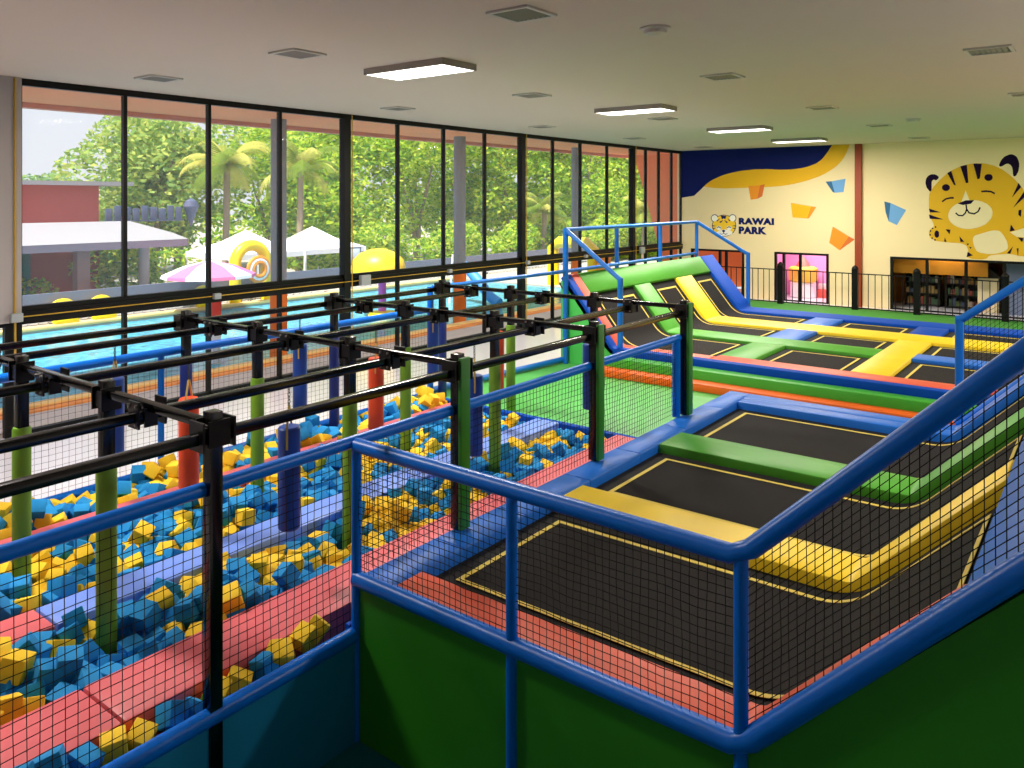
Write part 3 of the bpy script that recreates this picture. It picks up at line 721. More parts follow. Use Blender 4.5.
def sweep(pr, x0, x1, t0, t1, top, bot, r=0.02, R=0.12, puff=0.004, mb=None):
    # rounded pad following the profile
    m = mb or MB()
    st = pr.stations(t0, t1, R)
    rows = [(st[0], -r), (st[0] + 0.3 * r, -0.3 * r), (st[0] + r, 0)]
    rows += [(t, 0) for t in st[1:-1] if st[0] + r < t < st[-1] - r]
    rows += [(st[-1] - r, 0), (st[-1] - 0.3 * r, -0.3 * r), (st[-1], -r)]
    xs = [(x0, None), (x0, -r), (x0 + .3 * r, -.3 * r), (x0 + r, 0)]
    w = x1 - x0
    for k in (0.3, 0.5, 0.7):
        xs.append((x0 + w * k, puff))
    xs += [(x1 - r, 0), (x1 - .3 * r, -.3 * r), (x1, -r), (x1, None)]
    n = len(xs)
    o = len(m.v)
    for t, dt in rows:
        for x, d in xs:
            off = bot if d is None else top + (min(d, dt) if min(d, dt) < 0 else d)
            y, z = pr.pt(t, off, R)
            m.v.append((x, y, z))
    sm = m.smooth
    m.smooth = True
    for i in range(len(rows) - 1):
        for k in range(n):
            k2 = (k + 1) % n
            m.face([o + i * n + k, o + i * n + k2, o + (i + 1) * n + k2, o + (i + 1) * n + k])
    m.smooth = sm
    m.face([o + k for k in range(n)][::-1])
    m.face([o + (len(rows) - 1) * n + k for k in range(n)])
    return m
def strip(m, pr, x0, x1, t0, t1, off, thick=0.004, R=0.5):
    st = pr.stations(t0, t1, R, 16)
    # subdivide for a gentle sag
    o = len(m.v)
    for t in st:
        for x, d in ((x0, 0), (x1, 0), (x1, -thick), (x0, -thick)):
            y, z = pr.pt(t, off + d, R)
            m.v.append((x, y, z))
    sm = m.smooth
    for i in range(len(st) - 1):
        for k in range(4):
            m.smooth = False
            m.face([o + i * 4 + k, o + i * 4 + (k + 1) % 4, o + (i + 1) * 4 + (k + 1) % 4, o + (i + 1) * 4 + k])
    m.face([o, o + 1, o + 2, o + 3])
    e = o + (len(st) - 1) * 4
    m.face([e + 3, e + 2, e + 1, e])
    m.smooth = sm
def bed(pr, x0, x1, t0, t1, label, inset=0.2, dr=0.10):
    y, z = pr.pt(t0, -0.16)
    t = thing('trampoline_bed', label, 'trampoline', ((x0 + x1) / 2, y, z))
    bpy.context.view_layer.update()
    m = MB()
    strip(m, pr, x0 + .01, x1 - .01, t0 + .01, t1 - .01, -dr - 0.010, 0.012)
    m.build('spring_cover', SPRING, t)
    m = MB()
    i = inset
    strip(m, pr, x0 + i, x1 - i, t0 + i, t1 - i, -dr, 0.009)
    m.build('jump_mat', BED, t)
    m = MB()
    w = 0.045
    strip(m, pr, x0 + i, x0 + i + w, t0 + i, t1 - i, -dr + 0.005, 0.004)
    strip(m, pr, x1 - i - w, x1 - i, t0 + i, t1 - i, -dr + 0.005, 0.004)
    strip(m, pr, x0 + i + w, x1 - i - w, t0 + i, t0 + i + w, -dr + 0.005, 0.004)
    strip(m, pr, x0 + i + w, x1 - i - w, t1 - i - w, t1 - i, -dr + 0.005, 0.004)
    m.build('border_line', BORDER, t)
    return t
def pad(pr, x0, x1, t0, t1, m, label, group=None, th=0.13):
    o = sweep(pr, x0, x1, t0, t1, 0.0, -th).build('safety_pad', m)
    tag(o, label, 'padding', group)
    return o
G1 = 0.003
# ---- near deck
DN = Prof(1.70, 1.30, -1, math.radians(45))
LN = 2.30
TN = 1.52
s46 = DN.s_of(4.60)
s495 = DN.s_of(4.95)
pf = thing('trampoline_platform', 'near trampoline deck with dark green side panels rising into a ramp at the right', 'trampoline platform', (8, 2.5, 0))
bpy.context.view_layer.update()
def side_panel(pr, x, yf, t_end, zb, off, thick):
    pts = [(x, yf, zb)]
    st = pr.stations(pr.s_of(yf), t_end)
    pts += [(x, *pr.pt(t, off)) for t in st]
    pts.append((x, pr.pt(t_end, off)[0], zb))
    return MB().poly(pts, (thick, 0, 0))
side_panel(DN, 4.33, 4.93, LN, 0.0, -0.06, 0.06).build('front_panel', P_GRN, pf)
side_panel(DN, 12.24, 4.93, LN, 0.0, -0.16, 0.05).build('rear_panel', P_GRN, pf)
B(4.4, 12.24, 4.88, 4.93, 0, 1.14).build('side_panel', V_DBLUE, pf)
yb_, zb_ = DN.pt(LN, -0.16)
B(4.4, 12.24, yb_ - 0.0, yb_ + 0.05, 0, zb_ - 0.04).build('back_panel', P_GRN, pf)
m = MB()
strip(m, DN, 4.4, 12.24, s495 + .1, LN - .06, -0.24, 0.03, R=0.3)
m.build('deck_board', SPRING, pf)
pad(DN, 4.38, 4.78 - G1, s46 + G1, TN, V_CORAL, 'coral pad strip along the front edge of the near trampoline deck')
pad(DN, 6.72, 7.28, s46 + G1, TN, V_YEL, 'yellow pad strip running up between the two nearest beds of the near deck')
pad(DN, 9.08, 9.72, s46 + G1, TN, V_GRN, 'green pad strip between the middle and far beds of the near deck')
pad(DN, 11.7, 12.0 - G1, s46 - 0.0 + G1, TN, V_BLUE, 'inner blue pad strip along the far edge of the near deck')
pad(DN, 12.0, 12.3, s495 + .33, TN, V_BLUE, 'outer blue pad strip along the far edge of the near deck')
pad(DN, 4.38, 12.3, TN + G1, LN, V_BLUE, 'wide blue pad along the top of the near ramp')
bx = [4.38, 5.32, 6.25, 7.45, 8.6, 9.9, 11.2, 12.3]
bl = ['blue edge pad at the near left corner of the near deck', 'blue edge pad beside the second climbing post', 'blue edge pad left of the yellow strip end', 'blue edge pad by the third front post', 'blue edge pad left of the green strip end', 'blue edge pad at the last climbing post', 'blue edge pad at the far left corner of the near deck']
for i in range(7):
    pad(DN, bx[i] + G1, bx[i + 1] - G1, s495, s46 - G1, V_BLUE, bl[i])
bed(DN, 4.78, 6.72, s46, TN, 'nearest black trampoline bed, between the coral and yellow pad strips')
bed(DN, 7.28, 9.08, s46, TN, 'black trampoline bed between the yellow and green strips of the near deck')
bed(DN, 9.72, 11.7, s46, TN, 'black trampoline bed between the green strip and the blue far edge of the near deck')
# ---- far deck
DF = Prof(8.30, 1.30, 1, math.radians(51))
LF, TF = 1.88, 1.34
e0 = DF.s_of(-2.0)
sy = DF.s_of
pf = thing('trampoline_platform', 'far trampoline deck with a bright green side panel rising into a ramp at the windows', 'trampoline platform', (18, 5, 0))
bpy.context.view_layer.update()
side_panel(DF, 14.30, 8.3 - .02, LF, 0.0, -0.06, 0.05).build('ramp_panel', P_GRN2, pf)
B(14.28, 14.33, -2.0, 8.28, 0, 1.16).build('front_panel', V_DBLUE, pf)
side_panel(DF, 22.12, -2.0, LF, 0.0, -0.16, 0.05).build('rear_panel', V_DBLUE, pf)
yb_, zb_ = DF.pt(LF, -0.16)
B(14.33, 22.12, yb_ - 0.05, yb_, 0, zb_ - 0.04).build('back_panel', P_GRN2, pf)
m = MB()
strip(m, DF, 14.33, 22.12, e0, LF - .06, -0.24, 0.03, R=0.3)
m.build('deck_board', SPRING, pf)
pad(DF, 14.30, 14.52 - G1, e0, LF, V_DBLUE, 'narrow blue edge pad along the front of the far deck and up its ramp', th=0.14)
pad(DF, 14.52, 15.0 - G1, e0, sy(6.25), V_CORAL, 'coral pad strip along the front of the far trampoline deck', th=0.08)
pad(DF, 14.52, 14.82 - G1, sy(6.25) + G1, LF, V_CORAL, 'narrow coral pad strip running up the left edge of the far ramp', th=0.08)
pad(DF, 16.8, 17.6, sy(3.8) + G1, TF, V_GRN, 'green pad strip running up the far ramp', th=0.08)
pad(DF, 19.05, 20.0, e0, TF, V_YEL, 'long yellow pad strip running up the far ramp', th=0.08)
pad(DF, 21.3, 22.2, e0, LF, V_DBLUE, 'deep blue pad strip along the back edge of the far deck', th=0.08)
pad(DF, 14.82, 21.3 - G1, TF + G1, LF, V_GRN, 'green pad along the top of the far ramp under the blue railing', th=0.08)
pad(DF, 15.0, 16.8 - G1, sy(5.55), sy(6.25), V_GRN, 'short green cross pad between two front beds of the far deck', th=0.08)
pad(DF, 17.6 + G1, 19.05 - G1, sy(5.55), sy(6.25), V_BLUE, 'short blue cross pad between the green and yellow strips of the far deck', th=0.08)
pad(DF, 20.0 + G1, 21.3 - G1, sy(5.55), sy(6.25), V_BLUE, 'short blue cross pad at the back of the far deck, near the pink room door', th=0.08)
pad(DF, 15.0, 19.05 - G1, sy(3.15), sy(3.8), V_YEL, 'wide yellow cross pad joining the coral and yellow strips of the far deck', th=0.08)
pad(DF, 20.0 + G1, 21.3 - G1, sy(3.15), sy(3.8), V_DBLUE, 'short deep blue cross pad at the back of the far deck, facing the dark windows', th=0.08)
pad(DF, 16.9, 17.5, e0, sy(3.15) - G1, V_BLUE, 'blue pad strip between two beds at the right of the far deck', th=0.08)
for (x0, x1, nm) in ((15.0, 16.8, 'front'), (17.6, 19.05, 'middle'), (20.0, 21.3, 'back')):
    bed(DF, x0 if x0 > 15.1 else 14.82, x1, sy(6.25), TF, 'black trampoline bed curving up the far ramp in its %s lane' % nm, dr=0.06)
    bed(DF, x0, x1, sy(3.8), sy(5.55), 'flat black trampoline bed between cross pads in the %s lane of the far deck' % nm, dr=0.06)
for (x0, x1, nm) in ((15.0, 16.9, 'front'), (17.5, 19.05, 'middle'), (20.0, 21.3, 'back')):
    bed(DF, x0, x1, e0, sy(3.15), 'long black trampoline bed at the right end of the %s lane of the far deck' % nm, dr=0.06)
# steps up to the far deck and the raised green floor
tag(MB().bbox(13.62, 13.95, -2, 8.55, 0.851, 1.0, 0.02).build('padded_step', ST_ORA), 'low orange padded step along the foot of the far deck', 'step')
tag(MB().bbox(13.953, 14.277, -2, 8.25, 0.851, 1.17, 0.02).build('padded_step', ST_GRN), 'green padded step between the orange step and the far deck', 'step')
m = MB()
m.box(10.28, 14.27, 4.98, 9.9, 0.0, 0.85)
m.box(12.32, 14.27, -2, 4.98, 0.0, 0.85)
m.box(14.27, 22.1, 9.72, 9.9, 0.0, 0.3)
struct(m.build('floor_raised_green', FL_GRN))

# ================================================================== rails, posts and nets of the near deck
RX = 4.33
tr = [(RX, 4.9, 2.40), (RX, 1.74, 2.38), (RX, 1.62, 2.44), (RX, 0.33, 3.69), (RX, 0.05, 3.97)]
br = [(RX, 4.9, 1.32), (RX, 1.74, 1.31), (RX, 1.62, 1.37), (RX, 0.33, 2.70), (RX, 0.05, 2.98)]
gr = thing('guard_rail', 'thick blue padded guard rail along the front of the near trampoline deck and its ramp', 'guard rail', (RX, 4.9, 0))
bpy.context.view_layer.update()
tube(tr, 0.057, 16).build('top_rail', RAIL, gr)
tube(br, 0.066, 16).build('bottom_rail', RAIL, gr)
for y, z in ((4.9, 2.40), (3.31, 2.37), (1.68, 2.38), (0.05, 3.97)):
    tube([(RX, y, 0), (RX, y, z)], 0.042, 14).build('post', RAIL, gr)
def net(label, bot, top, n_u, n_v, r=0.003, wob=0.010, nrm=(1, 0, 0), seed=1):
    rnd = random.Random(seed)
    m = MB()
    def along(pl, u):
        L = [0]
        for a, b in zip(pl, pl[1:]):
            L.append(L[-1] + (Vector(b) - Vector(a)).length)
        d = u * L[-1]
        for i in range(len(pl) - 1):
            if d <= L[i + 1] + 1e-9:
                f = (d - L[i]) / max(L[i + 1] - L[i], 1e-9)
                return Vector(pl[i]).lerp(Vector(pl[i + 1]), f)
        return Vector(pl[-1])
    N = Vector(nrm)
    ph = [rnd.uniform(0, 6.28) for _ in range(4)]
    def P(u, v):
        p = along(bot, u).lerp(along(top, u), v)
        e = min(v, 1 - v) * 4
        s = wob * min(1, e) * (math.sin(u * 40 + ph[0] + v * 6) + math.sin(u * 93 + ph[1] - v * 9) * .6)
        p = p + N * s
        p.z += 0.3 * wob * min(1, e) * math.sin(u * 60 + ph[2] + v * 5)
        return p
    K = 6
    for i in range(n_u + 1):
        u = i / n_u
        m.path([P(u, k / K) for k in range(K + 1)], r, 3, caps=False)
    K2 = max(2, n_u // 4)
    for j in range(1, n_v):
        v = j / n_v
        m.path([P(k / K2, v) for k in range(K2 + 1)], r, 3, caps=False)
    o = m.build('safety_net', NET)
    return tag(o, label, 'safety net')
net('black safety net on the blue rail before the nearest trampoline bed', [(RX, 4.86, 1.37), (RX, 1.72, 1.36)], [(RX, 4.86, 2.35), (RX, 1.72, 2.34)], 58, 18, seed=3)
net('black safety net on the rising blue rail of the near ramp', [(RX, 1.64, 1.42), (RX, 0.08, 2.9)], [(RX, 1.64, 2.36), (RX, 0.08, 3.9)], 34, 19, seed=4)
# rail over the far side of the near ramp
gr = thing('guard_rail', 'blue guard rail on the far side of the near ramp', 'guard rail', (12.36, 1.7, 0))
bpy.context.view_layer.update()
tube([(12.36, 1.70, 0.85), (12.36, 1.70, 2.76)], 0.055, 14).build('post', RAILTHIN, gr)
tube([(12.36, 1.74, 2.74), (12.36, 1.66, 2.76), (12.36, 0.94, 3.33), (12.36, 0.05, 4.04)], 0.055, 14).build('top_rail', RAILTHIN, gr)
tube([(12.36, 1.74, 1.30), (12.36, 1.62, 1.38), (12.36, 0.94, 2.02), (12.36, 0.05, 2.88)], 0.06, 14).build('bottom_rail', RAIL, gr)
tube([(12.36, 0.05, 0.85), (12.36, 0.05, 4.04)], 0.055, 14).build('post', RAILTHIN, gr)
net('black safety net on the far side of the near ramp', [(12.36, 1.64, 1.42), (12.36, 0.1, 2.8)], [(12.36, 1.64, 2.72), (12.36, 0.1, 3.95)], 30, 20, seed=5)
# railing of the far ramp
gr = thing('guard_rail', 'slim blue railing around the top of the far ramp before the windows', 'guard rail', (14.4, 9.6, 0))
bpy.context.view_layer.update()
YT = 9.6
def rl(name, pts, r=0.04):
    tube(pts, r, 12).build(name, RAILTHIN, gr)
rl('post', [(14.23, 9.42, 0.86), (14.23, 9.42, 3.76)], 0.06)
rl('top_rail', [(14.23, 9.42, 3.74), (21.35, YT, 3.74)], 0.045)
rl('bottom_rail', [(14.23, 9.42, 2.84), (21.35, YT, 2.84)], 0.04)
for x in (16.75, 19.05, 21.35):
    rl('post', [(x, YT, 2.6), (x, YT, 3.74)], 0.05)
rl('sloping_rail', [(14.23, 9.42, 3.74), (14.45, 8.25, 2.75), (14.45, 8.17, 2.7)], 0.052)
rl('post', [(14.45, 8.2, 1.3), (14.45, 8.2, 2.75)], 0.06)
rl('sloping_rail', [(21.35, YT, 3.74), (22.2, 8.5, 2.86), (22.25, 8.4, 2.8)], 0.05)
rl('post', [(22.25, 8.42, 0.0), (22.25, 8.42, 2.85)], 0.06)
rl('bottom_rail', [(10.46, 9.8, 2.80), (14.23, 9.42, 2.84)], 0.04)
rl('edge_rail', [(10.46, 9.86, 0.93), (14.2, 9.5, 0.93)], 0.06)

# ================================================================== foam pit
PX0, PX1 = 0.6, 10.15
pit = thing('foam_pit', 'long foam cube pit with a teal side panel and blue rims between the rails', 'foam pit', (5, 7.3, 0))
bpy.context.view_layer.update()
B(PX0, PX1, 4.94, 9.86, 0.0, 0.5).build('pit_base', PITD, pit)
B(PX0, 4.31, 4.88, 4.938, 0.0, 0.84).build('side_panel', P_TEAL, pit)
tube([(PX0, 4.9, 0.87), (4.29, 4.9, 0.87)], 0.062, 14).build('rim_pad', RAIL, pit)
B(4.3, PX1, 4.955, 5.0, 0.5, 0.93).build('side_lining', V_DBLUE, pit)
B(PX0, PX1, 9.80, 9.86, 0.5, 0.82).build('side_lining', V_DBLUE, pit)
tube([(PX0, 9.84, 0.88), (10.4, 9.84, 0.88)], 0.062, 14).build('rim_pad', RAIL, pit)
MB().bbox(PX1, PX1 + 0.12, 5.0, 9.78, 0.0, 0.93, 0.02).build('end_rim', V_DBLUE, pit)
def beam(x0, x1, y0, y1, m, label):
    o = MB().bbox(x0, x1, y0, y1, 0.64, 0.95, 0.03).build('balance_beam', m)
    tag(o, label, 'balance beam')
beam(PX0 + .01, 2.58, 5.20, 5.82, V_PINK, 'pink padded beam at the left end of the near row, before the black post')
beam(2.59, PX1 - .01, 5.20, 5.82, V_PINK, 'long pink padded beam crossing the pit next to the near deck')
beam(PX0 + .01, 2.84, 6.82, 7.26, V_PINK, 'short pink padded beam end left of the lavender blue beam')
beam(2.85, PX1 - .01, 6.82, 7.26, V_LAV, 'long lavender blue padded beam down the middle of the foam pit')
beam(PX0 + .01, PX1 - .01, 8.66, 8.98, V_PINK, 'long pink padded beam in the far half of the pit, under the orange bags')
struct(B(-2.0, 4.325, -2.0, 4.875, 0.0, 0.012).build('floor_teal_strip', FL_TEAL))

# rail and net of the pit's near and far side
gr = thing('guard_rail', 'long blue padded rail along the near side of the foam pit', 'guard rail', (0.6, 4.93, 0))
bpy.context.view_layer.update()
tube([(PX0, 4.955, 2.41), (10.4, 4.955, 2.42)], 0.05, 14).build('top_rail', RAIL, gr)
tube([(10.36, 4.97, 1.3), (10.36, 4.97, 2.42)], 0.06, 14).build('post', RAIL, gr)
net('black safety net along the near side of the foam pit, left of the corner post', [(PX0, 4.93, 0.92), (4.29, 4.93, 0.92)], [(PX0, 4.95, 2.37), (4.29, 4.95, 2.37)], 54, 22, nrm=(0, 1, 0), seed=6)
net('black safety net between the foam pit and the near trampoline deck', [(4.37, 4.96, 1.3), (10.36, 4.96, 1.3)], [(4.37, 4.96, 2.38), (10.36, 4.96, 2.38)], 96, 17, nrm=(0, 1, 0), seed=7)
gr = thing('guard_rail', 'blue rail along the far side of the foam pit before the windows', 'guard rail', (0.6, 9.8, 0))
bpy.context.view_layer.update()
tube([(PX0, 9.8, 2.41), (10.4, 9.8, 2.41)], 0.055, 14).build('top_rail', RAIL, gr)
tube([(10.4, 9.8, 0.0), (10.4, 9.8, 2.82)], 0.055, 14).build('post', RAIL, gr)
tube([(5.35, 9.8, 0.0), (5.35, 9.8, 2.41)], 0.04, 14).build('post', RAIL, gr)
net('black safety net along the far side of the foam pit', [(PX0, 9.8, 0.94), (10.4, 9.8, 0.94)], [(PX0, 9.8, 2.36), (10.4, 9.8, 2.36)], 130, 20, r=0.002, nrm=(0, 1, 0), seed=8)

# ================================================================== climbing frame over the pit
GX = [0.5, 3.05, 5.58, 8.03, 10.5]
GY = [4.91, 6.42, 8.05, 9.6]
fr = thing('climbing_frame', 'black steel climbing frame of posts and overhead beams standing in the foam pit', 'climbing frame', (5.5, 7.2, 0))
bpy.context.view_layer.update()
XB = [4.91, 5.78, 7.4, 8.92, 9.66]
for i, x in enumerate(GX):
    for j, y in enumerate(GY):
        zb = 0.0 if (j == 0 and i < 2) else (1.31 if j == 0 else (0.0 if j == 3 else 0.5))
        if i == 4 and j in (1, 2): zb = 0.85
        po = MB().bbox(x - .048, x + .048, y - .048, y + .048, zb, 2.95, 0.006).build('post', BLK, fr)
        if j in (1, 2):
            MB().lathe([(0.07, zb + .01), (0.078, zb + .03), (0.078, 2.27), (0.07, 2.29)], x, y, 18).build('post_pad', PADG, po)
        elif j == 0 and i >= 2:
            MB().bbox(x - .06, x + .075, y - .10, y - .057, 1.32, 2.92, 0.012).build('post_pad', PADG2, po)
        elif j == 3:
            MB().lathe([(0.07, .5 + .01), (0.078, .53), (0.078, 2.27), (0.07, 2.29)], x, y, 18).build('post_pad', PADN, po)
for y in XB:
    MB().bbox(GX[0] - .03, GX[-1] + .03, y - .035 + (0.0), y + .035, 2.745, 2.818, 0.005).build('long_beam', BLK, fr)
for x in GX:
    MB().bbox(x - .035, x + .035, GY[0], XB[-1] + .03, 2.82, 2.88, 0.005).build('cross_beam', BLK, fr)
for x in GX[1:]:
    for y in XB[1:4]:
        c = MB()
        for dx in (-0.11, 0.095):
            c.box(x + dx, x + dx + 0.015, y - 0.075, y + 0.075, 2.70, 2.90)
        for dy in (-0.05, 0.05):
            c.box(x - 0.05, x + 0.05, y + dy - .008, y + dy + .008, 2.70, 2.84)
        c.mi = 1
        for dx in (-0.113, 0.113):
            for dy in (-.05, .05):
                for z in (2.73, 2.87):
                    c.path([(x + dx - .012, y + dy, z), (x + dx + .012, y + dy, z)], 0.012, 6)
        c.build('clamp', [BLK2, GALV], fr)
    for y in GY:
        c = MB()
        c.box(x - .062, x + .062, y - .071, y + .071, 2.74, 2.865)
        for dy in (-0.085, 0.07):
            c.box(x - 0.08, x + 0.08, y + dy, y + dy + 0.015, 2.72, 2.90)
        if y == GY[0] or y == GY[3]:
            for dx in (-0.125, 0.11):
                c.box(x + dx, x + dx + 0.015, y - .085, y + .085, 2.70, 2.9)
            c.box(x - .12, x + .12, y - .04, y + .04, 2.74, 2.85)
        c.build('clamp', BLK2, fr)

# hanging punch bags
def bag(y, x, m, label, group):
    t = thing('punch_bag', label, 'punch bag', (x, y, 1.5), group)
    bpy.context.view_layer.update()
    MB().lathe([(0.085, 1.5), (0.097, 1.515), (0.097, 2.385), (0.085, 2.4), (0.02, 2.403)], x, y, 24).build('bag_body', m, t)
    s = MB()
    for k in range(2):
        a = 0.74 + k * PI
        c, d = math.cos(a), math.sin(a)
        s.path([(x + c * .1, y + d * .1, 2.22), (x + c * .1, y + d * .1, 2.4), (x + c * .012, y + d * .012, 2.58)], 0.012, 4)
    s.build('strap', STRAP, t)
    ch = MB()
    z = 2.585
    k = 0
    while z < 2.75:
        pts = []
        for q in range(10):
            a = 2 * PI * q / 10
            u, w = 0.011 * math.cos(a), 0.02 * math.sin(a)
            pts.append((x + (u if k % 2 else 0), y + (0 if k % 2 else u), z + w))
        ch.path(pts, 0.004, 5, closed=True)
        z += 0.031
        k += 1
    ch.build('chain', CHAIN, t)
    return t
BL = {(0, 0): 'big blue punch bag hanging nearest, right of the near black post', (0, 1): 'blue punch bag hanging right of the second front post', (0, 2): 'blue punch bag half hidden behind the third front post',
      (1, 0): 'orange punch bag hanging at the left behind the near black post', (1, 1): 'orange punch bag hanging in the middle of the pit', (1, 2): 'orange punch bag hanging at the far right by the green floor',
      (2, 0): 'blue punch bag hanging farthest left in the row by the windows', (2, 1): 'blue punch bag in the middle of the row by the windows', (2, 2): 'blue punch bag farthest off in the row by the windows'}
for j, (y, m) in enumerate(((XB[1], BAGB), (XB[2], BAGO), (XB[3], BAGB))):
    for i, x in enumerate((4.33, 6.86, 9.33)):
        bag(y, x + (0.2 if (j == 2 and i == 2) else 0), m, BL[(j, i)], 'punch bags hanging in the climbing frame')

# ================================================================== foam cubes
rnd = random.Random(11)
def cube_mesh(name, m, s):
    b = MB()
    b.bbox(-s / 2, s / 2, -s / 2, s / 2, -s / 2, s / 2, 0.008)
    o = b.build(name, m)
    me = o.data
    bpy.data.objects.remove(o)
    return me
CM = {'yellow': [cube_mesh('foam_cube', FOAMY, s) for s in (0.154, 0.17)], 'blue': [cube_mesh('foam_cube', FOAMB, s) for s in (0.154, 0.17)]}
SECT = [('the narrow trench between the teal panel and the near pink beam', 5.0, 5.18, 1.2, 4.22, 0.90),
        ('the near channel between the pink and lavender beams', 5.86, 6.78, 1.2, 10.08, 0.83),
        ('the middle channel between the lavender and far pink beams', 7.34, 8.60, 1.6, 10.08, 0.83),
        ('the far channel beside the window side rim', 9.06, 9.72, 2.4, 10.08, 0.87)]
cand = []
def hmap(x, y):
    return 0.5 * math.sin(x * 1.7 + y * 2.3) + 0.5 * math.sin(x * 3.1 - y * 1.1 + 1.3)
def ymap(x, y):
    return math.sin(x * 1.3 + 2.0 * y + 0.7) + math.sin(x * 2.9 - y * 1.7) * 0.8
for si, (nm, y0, y1, x0, x1, zb) in enumerate(SECT):
    sp = 0.182
    ny = max(1, int(round((y1 - y0 + 0.03) / sp)))
    for layer in (0, 1, 2):
        nx = int((x1 - x0) / sp)
        for i in range(nx):
            for j in range(ny):
                x = x0 + (i + 0.5 + (0.5 if (j + layer) % 2 else 0)) * sp + rnd.uniform(-.035, .035)
                y = (y0 + y1) / 2 if ny == 1 else y0 + .09 + (y1 - y0 - .18) * j / (ny - 1) + rnd.uniform(-.03, .03)
                y = min(max(y, y0 + .06), y1 - .06)
                x = min(x, x1 - .08)
                if any(abs(x - gx) < .17 and abs(y - gy) < .17 for gx in GX for gy in GY): continue
                h = hmap(x, y)
                if layer == 0:
                    z = 0.68 + rnd.uniform(-.02, .02)
                elif layer == 1:
                    z = zb + 0.05 * h + rnd.uniform(-.03, .04)
                else:
                    if rnd.random() > 0.2 + 0.18 * h: continue
                    z = zb + 0.135 + 0.05 * h + rnd.uniform(-.03, .03)
                col = 'yellow' if 0.55 * ymap(x, y) + rnd.uniform(-1.1, 1.1) > 0.12 else 'blue'
                rot = (rnd.uniform(-.6, .6), rnd.uniform(-.6, .6), rnd.uniform(0, PI)) if layer else (0, 0, rnd.uniform(-.2, .2))
                d = math.sqrt(x * x + y * y + 12)
                cand.append((layer, d, x, y, z, rot, col, nm, si))
top = sorted([c for c in cand if c[0] > 0 and c[2] / c[3] > 0.30], key=lambda c: c[1] - (0.9 if c[0] == 2 else 0))
single = top[:300]
keep = set(id(c) for c in single)
for c in single:
    _, d, x, y, z, rot, col, nm, si = c
    o = bpy.data.objects.new('foam_cube', CM[col][rnd.randrange(2)])
    COL.objects.link(o)
    o.location = (x, y, z)
    o.rotation_euler = rot
    tag(o, '%s foam cube in %s' % (col, nm), 'foam cube', '%s foam cubes in %s' % (col, nm))
rest = MB()
from mathutils import Euler
for c in cand:
    if id(c) in keep: continue
    _, d, x, y, z, rot, col, nm, si = c
    M = Matrix.Translation((x, y, z)) @ Euler(rot).to_matrix().to_4x4()
    me = CM[col][0]
    rest.mi = 0 if col == 'blue' else 1
    rest.add([(M @ v.co)[:] for v in me.vertices], [tuple(p.vertices) for p in me.polygons])
tag(rest.build('foam_cubes', [FOAMB, FOAMY]), 'loose fill of blue and yellow foam cubes deep in the pit and at its far end', 'foam cubes', kind='stuff')
# ================================================================== outside the windows
def leaf_mat(name, rgb):
    m = bpy.data.materials.new(name)
    m.use_nodes = True
    nt = m.node_tree
    nt.nodes.clear()
    o = nt.nodes.new('ShaderNodeOutputMaterial')
    d = nt.nodes.new('ShaderNodeBsdfDiffuse')
    t = nt.nodes.new('ShaderNodeBsdfTranslucent')
    d.inputs[0].default_value = (*lin(rgb), 1)
    t.inputs[0].default_value = (*lin(rgb), 1)
    mx = nt.nodes.new('ShaderNodeMixShader')
    mx.inputs[0].default_value = 0.5
    nt.links.new(d.outputs[0], mx.inputs[1])
    nt.links.new(t.outputs[0], mx.inputs[2])
    nt.links.new(mx.outputs[0], o.inputs[0])
    return m
LEAF = [leaf_mat('leaf_%d' % i, c) for i, c in enumerate([(196, 218, 66), (164, 200, 60), (222, 230, 96), (120, 164, 58)])]
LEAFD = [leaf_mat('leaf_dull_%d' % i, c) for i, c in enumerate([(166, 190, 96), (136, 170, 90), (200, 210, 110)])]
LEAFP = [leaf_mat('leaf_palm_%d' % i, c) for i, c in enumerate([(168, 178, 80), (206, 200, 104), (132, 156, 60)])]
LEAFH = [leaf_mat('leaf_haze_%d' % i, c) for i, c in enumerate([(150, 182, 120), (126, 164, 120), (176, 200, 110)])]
BARK = mat('bark', (150, 132, 112), rough=0.9, bump=0.3, bscale=8)
CONC = mat('ground_concrete', (172, 164, 150), rough=0.8, var=0.06, vscale=0.4)
SANDC = mat('curb_cream', (244, 206, 134), rough=0.7)
CURB = mat('curb_orange', (236, 150, 70), rough=0.7)
DECKW = mat('deck_grey_wood', (196, 186, 180), rough=0.6, var=0.12, vscale=2, stretch=(0.3, 12, 1))
WATER = mat('pool_water', (82, 166, 190), rough=0.18, bump=0.9, bscale=4.5, var=0.38, vscale=4.5)
SOFF = mat('soffit_peach', (255, 148, 88), rough=0.8, var=0.05, vscale=0.5)
FASC = mat('fascia_clay', (214, 128, 100), rough=0.7)
COLG = mat('column_grey', (126, 126, 134), rough=0.6)
COLO = mat('column_orange', (244, 120, 34), rough=0.6)
REDW = mat('building_red', (182, 78, 68), rough=0.8, var=0.03)
ROOFG = mat('roof_pale', (158, 154, 155), rough=0.6)
ROOFM = mat('roof_edge_mauve', (128, 112, 126), rough=0.7)
TENT = mat('tent_white', (244, 244, 248), rough=0.7)
PINKC = mat('parasol_pink', (228, 116, 164), rough=0.7)
YELI = mat('inflatable_yellow', (252, 214, 20), rough=0.4)
ORAI = mat('inflatable_orange', (246, 150, 40), rough=0.4)
PURP = mat('toy_purple', (206, 110, 214), rough=0.5)
BLUT = mat('toy_blue', (70, 150, 220), rough=0.5)
WHT = mat('fence_white', (236, 236, 236), rough=0.6)
BARR = mat('barrier_grey', (120, 122, 140), rough=0.7)
SIGND = mat('sign_slate', (78, 84, 110), rough=0.7)
